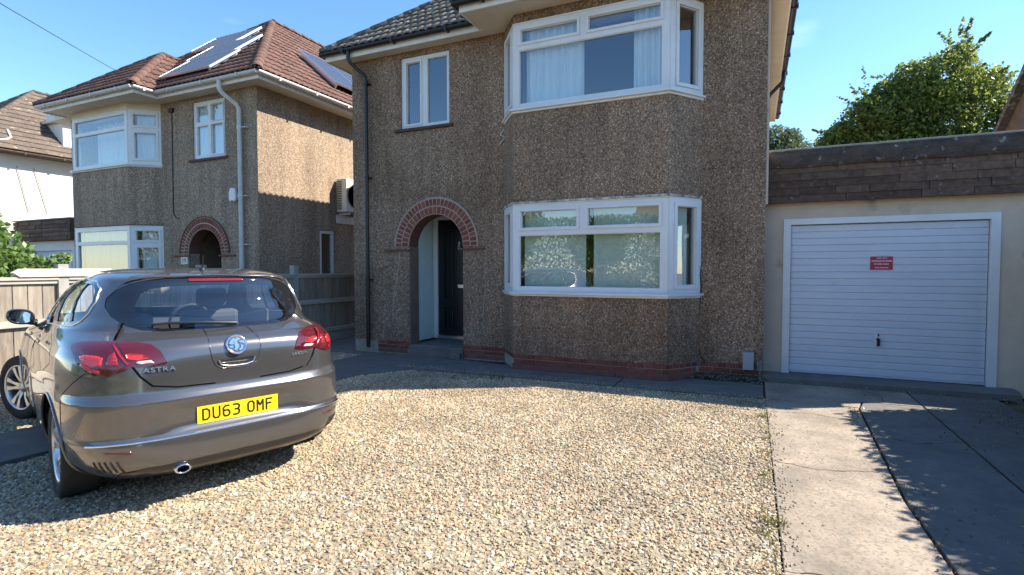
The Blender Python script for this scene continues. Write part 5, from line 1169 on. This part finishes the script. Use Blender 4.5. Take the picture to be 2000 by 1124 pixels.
shell('side_window', sets['side_glass'], M['car_glass'], -.006); shell('side_window', sets['side_glass2'], M['car_glass'], -.006); shell('window_trim', sets['side_trim'], M['border'], .0005)
shell('windscreen', sets['windscreen'], M['car_glass'], -.004)
back = [f for nm in ('body','tailgate','bumper','gap','tail_light','tail_light2') for f in sets[nm]]
shell('inner_shell', back, M['car_interior'], -.018)
def cpatch(name, poly, mat, off, parent, step=.02, conv=True):
    """a patch laid on the body surface"""
    if conv: poly = cv(poly)
    poly = dense(poly)
    V = [Vector(p) for p in poly]; n = len(V); E = [(i, (i+1) % n) for i in range(n)]
    a0 = min(p[0] for p in poly); a1 = max(p[0] for p in poly); b0 = min(p[1] for p in poly); b1 = max(p[1] for p in poly)
    a = a0+step/2
    while a < a1:
        b = b0+step/2
        while b < b1:
            if pip((a, b), poly): V.append(Vector((a, b)))
            b += step
        a += step
    v_, e_, f_, *_ = delaunay_2d_cdt(V, E, [], 0, 1e-6)
    f_ = [f for f in f_ if pip(sum((v_[i] for i in f), Vector((0,0)))/len(f), poly)]
    vs = [CARM @ (CP(p[0], p[1])+CN(p[0], p[1])*off) for p in v_]; ns = [CARM.to_3x3() @ CN(p[0], p[1]) for p in v_]; fs = []
    for f in f_:
        q = list(f)
        if (vs[q[1]]-vs[q[0]]).cross(vs[q[2]]-vs[q[0]]).dot(ns[q[0]]) < 0: q.reverse()
        fs.append(tuple(q))
    # rim down to the surface
    base = len(vs); rim = [CARM @ (CP(p[0], p[1])+CN(p[0], p[1])*(off-.008)) for p in poly]; vs2 = vs+rim
    for i in range(n): fs.append((i, (i+1) % n, base+(i+1) % n, base+i))
    me = bpy.data.meshes.new(name); me.from_pydata(vs2, [], fs); me.polygons.foreach_set('use_smooth', [i < len(f_) for i in range(len(fs))]); me.materials.append(mat); me.update()
    return inst(name, me, parent)
def cline2(name, pts, r, mat, off, parent, seg=6, n=6, conv=True):
    P = []
    if conv: pts = cv(pts)
    for a, b in zip(pts[:-1], pts[1:]):
        for k in range(n): t = k/n; u, v = a[0]*(1-t)+b[0]*t, a[1]*(1-t)+b[1]*t; P.append(CARM @ (CP(u, v)+CN(u, v)*off))
    P.append(CARM @ (CP(*pts[-1])+CN(*pts[-1])*off)); mb = MB(); mb.tube(P, r, seg); return mb.build(name, mat, parent)
# light cells
for sgn, tl in ((1, tl1), (-1, tl2)):
    f = (lambda P: P) if sgn > 0 else mir
    cpatch('lamp_cell', f([(.455,.772),(.54,.770),(.595,.80),(.62,.835),(.58,.845),(.50,.84),(.455,.825)]), M['red_bright'], .009, tl)
    cpatch('lamp_cell', f([(.36,.775),(.43,.77),(.425,.84),(.40,.865),(.375,.82)]), M['red_lens'], .009, tl)
    cpatch('lamp_cell', f([(.215,.812),(.245,.842),(.31,.853),(.338,.846),(.322,.815),(.27,.802)]), M['red_bright'], .009, tl)
    cpatch('reversing_lamp', f([(.195,.776),(.262,.774),(.278,.788),(.262,.795),(.212,.797)]), M['clear_lens'], .010, tl)
    cpatch('lamp_rim', f([(.405,.905),(.425,.905),(.315,.775),(.295,.775)]), M['red_lens'], .011, tl)
    cpatch('lamp_rim', f([(.46,.72),(.53,.735),(.60,.775),(.585,.79),(.52,.755),(.46,.742)]), M['red_lens'], .010, tl)
# third brake light under the spoiler
cpatch('brake_light', [(-.075,1.362),(.075,1.362),(.075,1.388),(-.075,1.388)], M['red_dark2'], .004, CAR, .01)
cpatch('spoiler', [(-.47,1.345),(-.42,1.372),(-.3,1.398),(0,1.412),(.3,1.398),(.42,1.372),(.47,1.345),(.46,1.40),(.3,1.432),(0,1.445),(-.3,1.432),(-.46,1.40)], PAINT, .012, CAR)
# trims
cline2('bumper_strip', [(-.57,.262),(-.4,.268),(-.2,.270),(0,.270),(.2,.270),(.4,.268),(.57,.262)], .0075, M['chrome'], .005, CAR, n=8)
cpatch('diffuser', [(-.50,.0),(-.42,.075),(-.25,.10),(0,.105),(.25,.10),(.42,.075),(.50,.0)], M['trim'], .004, CAR)
for s_ in (1, -1):
    for k in range(5): cpatch('bumper_slot', [(s_*(.38+k*.038), .085),(s_*(.392+k*.038), .085),(s_*(.40+k*.038), .165),(s_*(.388+k*.038), .165)], M['trim'], .005, CAR, .03)
    cpatch('reflector', [(s_*.30,.205),(s_*.47,.215),(s_*.47,.228),(s_*.30,.218)], M['red_dark'], .005, CAR, .03)
    cline2('window_chrome', [(s_*a, b) for a, b in SIDE+SIDE[:1]], .0055, M['alu'], .003, CAR, n=3, conv=False)
    cline2('arch_lip', [(s_*a, max(b, .0)) for a, b in ARR], .009, PAINT, .001, CAR, n=2, conv=False); cline2('arch_lip', [(s_*a, max(b, .0)) for a, b in ARF], .009, PAINT, .001, CAR, n=2)
    for uu, vv, sl_p in ((.985,0,.1),(1.44,0,.12)): cpatch('pillar', [(s_*(uu-.035), 1.02),(s_*(uu+.035), 1.02),(s_*(uu+.035+sl_p), 1.375),(s_*(uu-.02+sl_p), 1.375)], M['trim'], -.001, CAR, .03)
    cpatch('pillar', [(s_*.765, 1.045),(s_*.79, 1.045),(s_*.90, 1.36),(s_*.875, 1.36)], M['trim'], -.001, CAR, .03)
    cpatch('door_handle', [(s_*1.08,.84),(s_*1.22,.84),(s_*1.22,.862),(s_*1.08,.862)], PAINT, .035, CAR, .02); cpatch('door_handle', [(s_*1.56,.83),(s_*1.70,.83),(s_*1.70,.852),(s_*1.56,.852)], PAINT, .035, CAR, .02)
    cpatch('sill', [(s_*1.1,.0),(s_*1.98,.0),(s_*1.98,.05),(s_*1.1,.05)], M['trim'], .004, CAR, .04)
# tailgate creases, badge, handle, lettering
def cframe(u, v, off=0.):
    """frame on the surface: x to the viewer's right, y up, z out"""
    u = cu(u); p = CP(u, v); n = CN(u, v); r = (CP(u-.01, v)-CP(u+.01, v)).normalized(); up = n.cross(r).normalized()
    m = Matrix(((r.x, up.x, n.x), (r.y, up.y, n.y), (r.z, up.z, n.z))).to_4x4(); m.translation = p+n*off
    return CARM @ m
bf = cframe(0, .855, .004); mb = MB(); mb.lathe([(.0,.006),(.052,.006),(.056,.010),(.060,.014),(.066,.012),(.069,0)], 36, bf); bd = mb.build('badge', M['chrome'], CAR)
mb = MB(); mb.lathe([(.0,.0068),(.051,.0068)], 28, bf); mb.build('badge_field', plain('badge_field', (.10,.10,.12), .25, .9), bd)
def emb(polys, F, z, h, mat, name, parent):
    mb = MB()
    for P in polys: mb.prism([F @ Vector((a, b, z)) for a, b in P], (F.to_3x3() @ Vector((0,0,h))))
    return mb.build(name, mat, parent)
emb([[(-.050,.006),(-.034,.030),(-.014,.044),(-.006,.026),(-.020,.016),(-.016,.006),(-.030,-.002)],
     [(-.012,.030),(.006,.046),(.024,.040),(.020,.026),(.006,.024),(.004,.006),(.014,-.010),(.004,-.030),(-.010,-.044),(-.020,-.036),(-.010,-.022),(-.016,-.006)],
     [(.014,.016),(.040,.024),(.052,.006),(.040,.000),(.036,.010),(.024,.006)],
     [(.024,-.006),(.040,-.012),(.036,-.034),(.016,-.046),(.010,-.038),(.024,-.026)],
     [(-.048,-.010),(-.026,-.010),(-.022,-.020),(-.042,-.024)]], bf, .0069, .004, M['chrome'], 'badge_emblem', bd)
cpatch('handle_recess', [(-.055,.723),(-.062,.752),(.062,.752),(.055,.723)], M['trim'], .003, CAR, .02, False)
cline2('handle_lip', [(-.062,.748),(-.054,.712),(-.03,.700),(0,.698),(.03,.700),(.054,.712),(.062,.748)], .005, M['silver'], .006, CAR, n=3, conv=False)
cline2('tailgate_crease', [(.115,.985),(.10,.86),(.083,.76),(.07,.715),(.05,.69),(0,.685),(-.05,.69),(-.07,.715),(-.083,.76),(-.10,.86),(-.115,.985)], .0028, PAINT, .0015, CAR, n=3, conv=False)
text('ASTRA', .040, cframe(.172, .728, .004), M['alu'], CAR, 'lettering', .004, 1.35, space=1.1)
text('2.0 CDTi', .027, cframe(-.165, .726, .004), M['alu'], CAR, 'lettering', .004, 1.25)
# number plate
pf = cframe(0, .383, .006); mb = MB(); mb.box(-.265,.265,-.060,.060,-.02,.0,pf); npb = mb.build('number_plate', M['trim'], CAR)
mb = MB(); mb.box(-.258,.258,-.0545,.0545,.0005,.003,pf); mb.build('plate_face', M['yellow'], npb)
GL = {'D':[[(6,6),(6,73),(30,73),(44,60),(44,19),(30,6),(6,6)]], 'U':[[(6,79),(6,18),(16,6),(34,6),(44,18),(44,79)]], '6':[[(42,73),(18,73),(6,60),(6,18),(16,6),(34,6),(44,18),(44,32),(34,44),(6,44)]],
 '3':[[(6,73),(34,73),(44,63),(44,50),(34,41),(16,41)],[(34,41),(44,30),(44,16),(34,6),(6,6)]], 'O':[[(6,18),(16,6),(34,6),(44,18),(44,61),(34,73),(16,73),(6,61),(6,18)]], 'M':[[(6,0),(6,74),(25,38),(44,74),(44,0)]], 'F':[[(6,0),(6,73),(44,73)],[(6,42),(38,42)]]}
mb = MB(); xx = -.231; zz_ = .0032
for ch in 'DU63 OMF':
    if ch == ' ': xx += .034; continue
    for line in GL[ch]:
        for (p, q) in zip(line[:-1], line[1:]):
            p = Vector((p[0]/1000+xx, p[1]/1000-.0395)); q = Vector((q[0]/1000+xx, q[1]/1000-.0395)); d = (q-p).normalized(); nn_ = Vector((-d.y, d.x))*.0062; e_ = d*.0030; zz_ += .00002
            mb.add([pf @ Vector((*c_, zz_)) for c_ in (p-e_-nn_, q+e_-nn_, q+e_+nn_, p-e_+nn_)], [(0,1,2,3)])
    xx += .0615
mb.build('lettering', M['black'], npb)
for o in npb.children: pass
# exhaust
ex = Matrix.Translation(CARM @ Vector((-.80, .36, .265))) @ CARM.to_3x3().to_4x4() @ Matrix.Rotation(R(-90), 4, 'Y') @ Matrix.Diagonal((.62, 1, 1, 1))
mb = MB(); mb.lathe([(.034,.03),(.040,.034),(.046,.03),(.046,-.15),(.036,-.15),(.034,.028)], 26, ex); xo = mb.build('exhaust_tip', M['chrome'], CAR)
mb = MB(); mb.lathe([(0,-.04),(.036,-.04)], 20, ex); mb.build('exhaust_bore', M['black'], xo)
# rear wiper, aerial
mb = MB(); a = [CARM @ (CP(cu(u), v)+CN(cu(u), v)*o_) for u, v, o_ in ((-.015,1.0,.02),(.02,1.012,.034),(.08,1.028,.032),(.15,1.036,.026),(.215,1.034,.022))]; mb.tube(a, [.016,.013,.010,.009,.006], 7); wp = mb.build('rear_wiper', M['trim'], CAR)
mb = MB(); mb.tube([CARM @ (CP(cu(u), v)+CN(cu(u), v)*.012) for u, v in ((.06,1.030),(.12,1.038),(.18,1.040),(.235,1.036))], .0065, 5); mb.build('wiper_blade', M['black'], wp)
mb = MB(); ap_ = CARM @ Vector((-.06, 0, 1.500)); mb.tube([ap_, ap_+Vector((0,0,.02))], [.03,.016], 10); d_ = CARM.to_3x3() @ Vector((-.32, 0, 1)); mb.tube([ap_+Vector((0,0,.01)), ap_+d_*.05, ap_+d_*.11], [.006,.0045,.0035], 7); mb.build('aerial', M['black'], CAR)
# door mirrors
for s_ in (1, -1):
    mb = MB(); P = []
    c = CARM @ Vector((1.74, s_*.905, 1.095)); X_ = CARM.to_3x3() @ Vector((1,0,0)); Y_ = CARM.to_3x3() @ Vector((0,s_,0)); Z_ = Vector((0,0,1))
    rings = []
    for k, (dx, q) in enumerate(((-.055,.86),(-.045,1),(0,1.02),(.05,.9),(.09,.55),(.10,.1))):
        rings.append([c+X_*dx+Y_*(.092*q*math.copysign(abs(math.cos(t))**.75, math.cos(t)))+Z_*(.066*q*math.copysign(abs(math.sin(t))**.8, math.sin(t))+.012*math.cos(t)) for t in [2*PI*i/20 for i in range(20)]])
    vs = [p for r_ in rings for p in r_]; fs = [(i*20+k, i*20+(k+1) % 20, (i+1)*20+(k+1) % 20, (i+1)*20+k) for i in range(5) for k in range(20)] + [tuple(range(20))]
    mb.add(vs, fs, True); mr = mb.build('door_mirror', M['trim'] if s_ else PAINT, CAR)
    mb = MB(); mb.tube([CARM @ Vector((1.80, s_*.80, 1.035)), CARM @ Vector((1.77, s_*.86, 1.05))], [.03,.028], 8); mb.build('mirror_foot', M['trim'], mr)
    mb = MB(); mb.add([c+X_*-.0565+Y_*(.078*math.cos(t))+Z_*(.052*math.sin(t)+.010*math.cos(t)) for t in [2*PI*i/20 for i in range(20)]], [tuple(range(20))]); mb.build('mirror_glass', plain('mirror', (.9,.9,.92), .02, 1), mr)
# wheels
wt = MB(); I4 = Matrix.Identity(4)
wt.lathe([(.222,-.10),(.245,-.108),(.29,-.112),(.312,-.10),(.320,-.07),(.321,0),(.320,.07),(.312,.10),(.29,.112),(.245,.108),(.222,.10)], 48, I4); tyre_me = wt.mesh('tyre', M['tyre'])
wr = MB(); wr.lathe([(.226,-.09),(.215,-.08),(.20,.03),(.205,.085),(.214,.098),(.226,.102),(.228,.094)], 48, I4)
for k in range(10):
    a = 2*PI*k/10+(.09 if k % 2 else -.09)
    F = Matrix.Rotation(a, 4, 'Z')
    wr.add([F @ Vector(p) for p in ((.04,-.020,.062),(.04,.020,.062),(.212,.024,.092),(.212,-.024,.092),(.04,-.020,.03),(.04,.020,.03),(.205,.024,.06),(.205,-.024,.06),(.12,-.013,.086),(.12,.013,.086),(.12,.013,.045),(.12,-.013,.045))],
           [(0,8,9,1),(8,3,2,9),(4,5,10,11),(11,10,6,7),(0,4,11,8),(8,11,7,3),(1,9,10,5),(9,2,6,10)])
wr.lathe([(0,.080),(.028,.080),(.034,.072),(.062,.066),(.066,.03)], 24, I4); rim_me = wr.mesh('rim', M['alloy'])
wd = MB(); wd.lathe([(0,.0),(.15,.0),(.15,-.02),(0,-.02)], 24, I4); wd.lathe([(0,-.03),(.205,-.03)], 32, I4); disc_me = wd.mesh('brake_disc', M['tyre'])
for X, Y, st in ((0,.775,0),(0,-.775,0),(2.685,.78,R(24)),(2.685,-.78,R(24))):
    s_ = 1 if Y > 0 else -1
    wm_ = CARM @ Matrix.Translation((X, Y, .325)) @ Matrix.Rotation(st, 4, 'Z') @ Matrix.Rotation(R(-90)*s_, 4, 'X') @ Matrix.Rotation(.2, 4, 'Z')
    wh = inst('wheel', tyre_me, CAR); wh.matrix_basis = wm_
    for nm, me in (('rim', rim_me), ('brake_disc', disc_me)):
        o = bpy.data.objects.new(nm, me); COL.objects.link(o); o.parent = wh
    lf = CARM @ Matrix.Translation((X, Y-s_*.11, .335)) @ Matrix.Rotation(R(90), 4, 'X')
    mb = MB(); k = 24; A_ = [PI*(-.06+1.12*i/k) for i in range(k+1)]; Q = lambda a, h: lf @ Vector((.374*math.cos(a), .374*math.sin(a), h))
    mb.add([Q(a, -.09*s_) for a in A_]+[Q(a, .12*s_) for a in A_]+[lf @ Vector((0,0,.12*s_))], [(i, i+1, k+2+i, k+1+i) for i in range(k)]+[(k+1+i, k+2+i, 2*k+2) for i in range(k)]); mb.build('wheel_well', M['car_interior'], CAR)
mb = MB(); mb.box(-.42,3.2,-.62,.62,.20,.26,CARM); mb.build('underbody', M['car_interior'], CAR)
# cabin
def rbox(name, x0,x1,y0,y1,z0,z1, mat, parent=CAR, bev=.03, rake=0):
    mb = MB(); F = CARM @ Matrix.Translation((x0, 0, z0)) @ Matrix.Rotation(rake, 4, 'Y') @ Matrix.Translation((-x0, 0, -z0)); mb.box(x0,x1,y0,y1,z0,z1,F); return mb.build(name, mat, parent, bevel=bev)
for Y in (.37, -.37):
    s_ = rbox('seat', 1.0,1.14,Y-.25,Y+.25,.55,1.12, M['car_interior2'], bev=.05, rake=-.18)
    rbox('headrest', .90,.99,Y-.13,Y+.13,1.15,1.33, M['car_interior2'], s_, .04, -.1)
rs_ = rbox('rear_seat', .12,.28,-.62,.62,.55,1.04, M['car_interior2'], bev=.05, rake=-.22)
for Y in (.42, 0, -.42): rbox('headrest', .03,.11,Y-.12,Y+.12,1.05,1.18 if Y else 1.12, M['car_interior2'], rs_, .03)
rbox('parcel_shelf', -.45,.1,-.62,.62,.985,1.0, M['car_interior'], bev=.004)
rbox('dashboard', 1.75,2.2,-.72,.72,.7,1.0, M['car_interior'], bev=.05)
mb = MB(); mb.tube([CARM @ (Vector((1.6,-.37,.98))+Matrix.Rotation(-.4,3,'Y') @ Vector((0, .18*math.cos(t), .18*math.sin(t)))) for t in [2*PI*i/24 for i in range(25)]], .014, 6); mb.build('steering_wheel', M['car_interior'], CAR)
mb = MB(); mb.box(1.50,1.53,-.10,.10,1.29,1.35,CARM); mb.build('interior_mirror', M['car_interior'], CAR, bevel=.01)
cpatch('windscreen_pillar', [(2.2,.99),(2.32,.99),(2.32,1.37),(2.16,1.37)], PAINT, .002, CAR, .03)

# things are described once more for parts that differ
print('objects', len(bpy.data.objects))
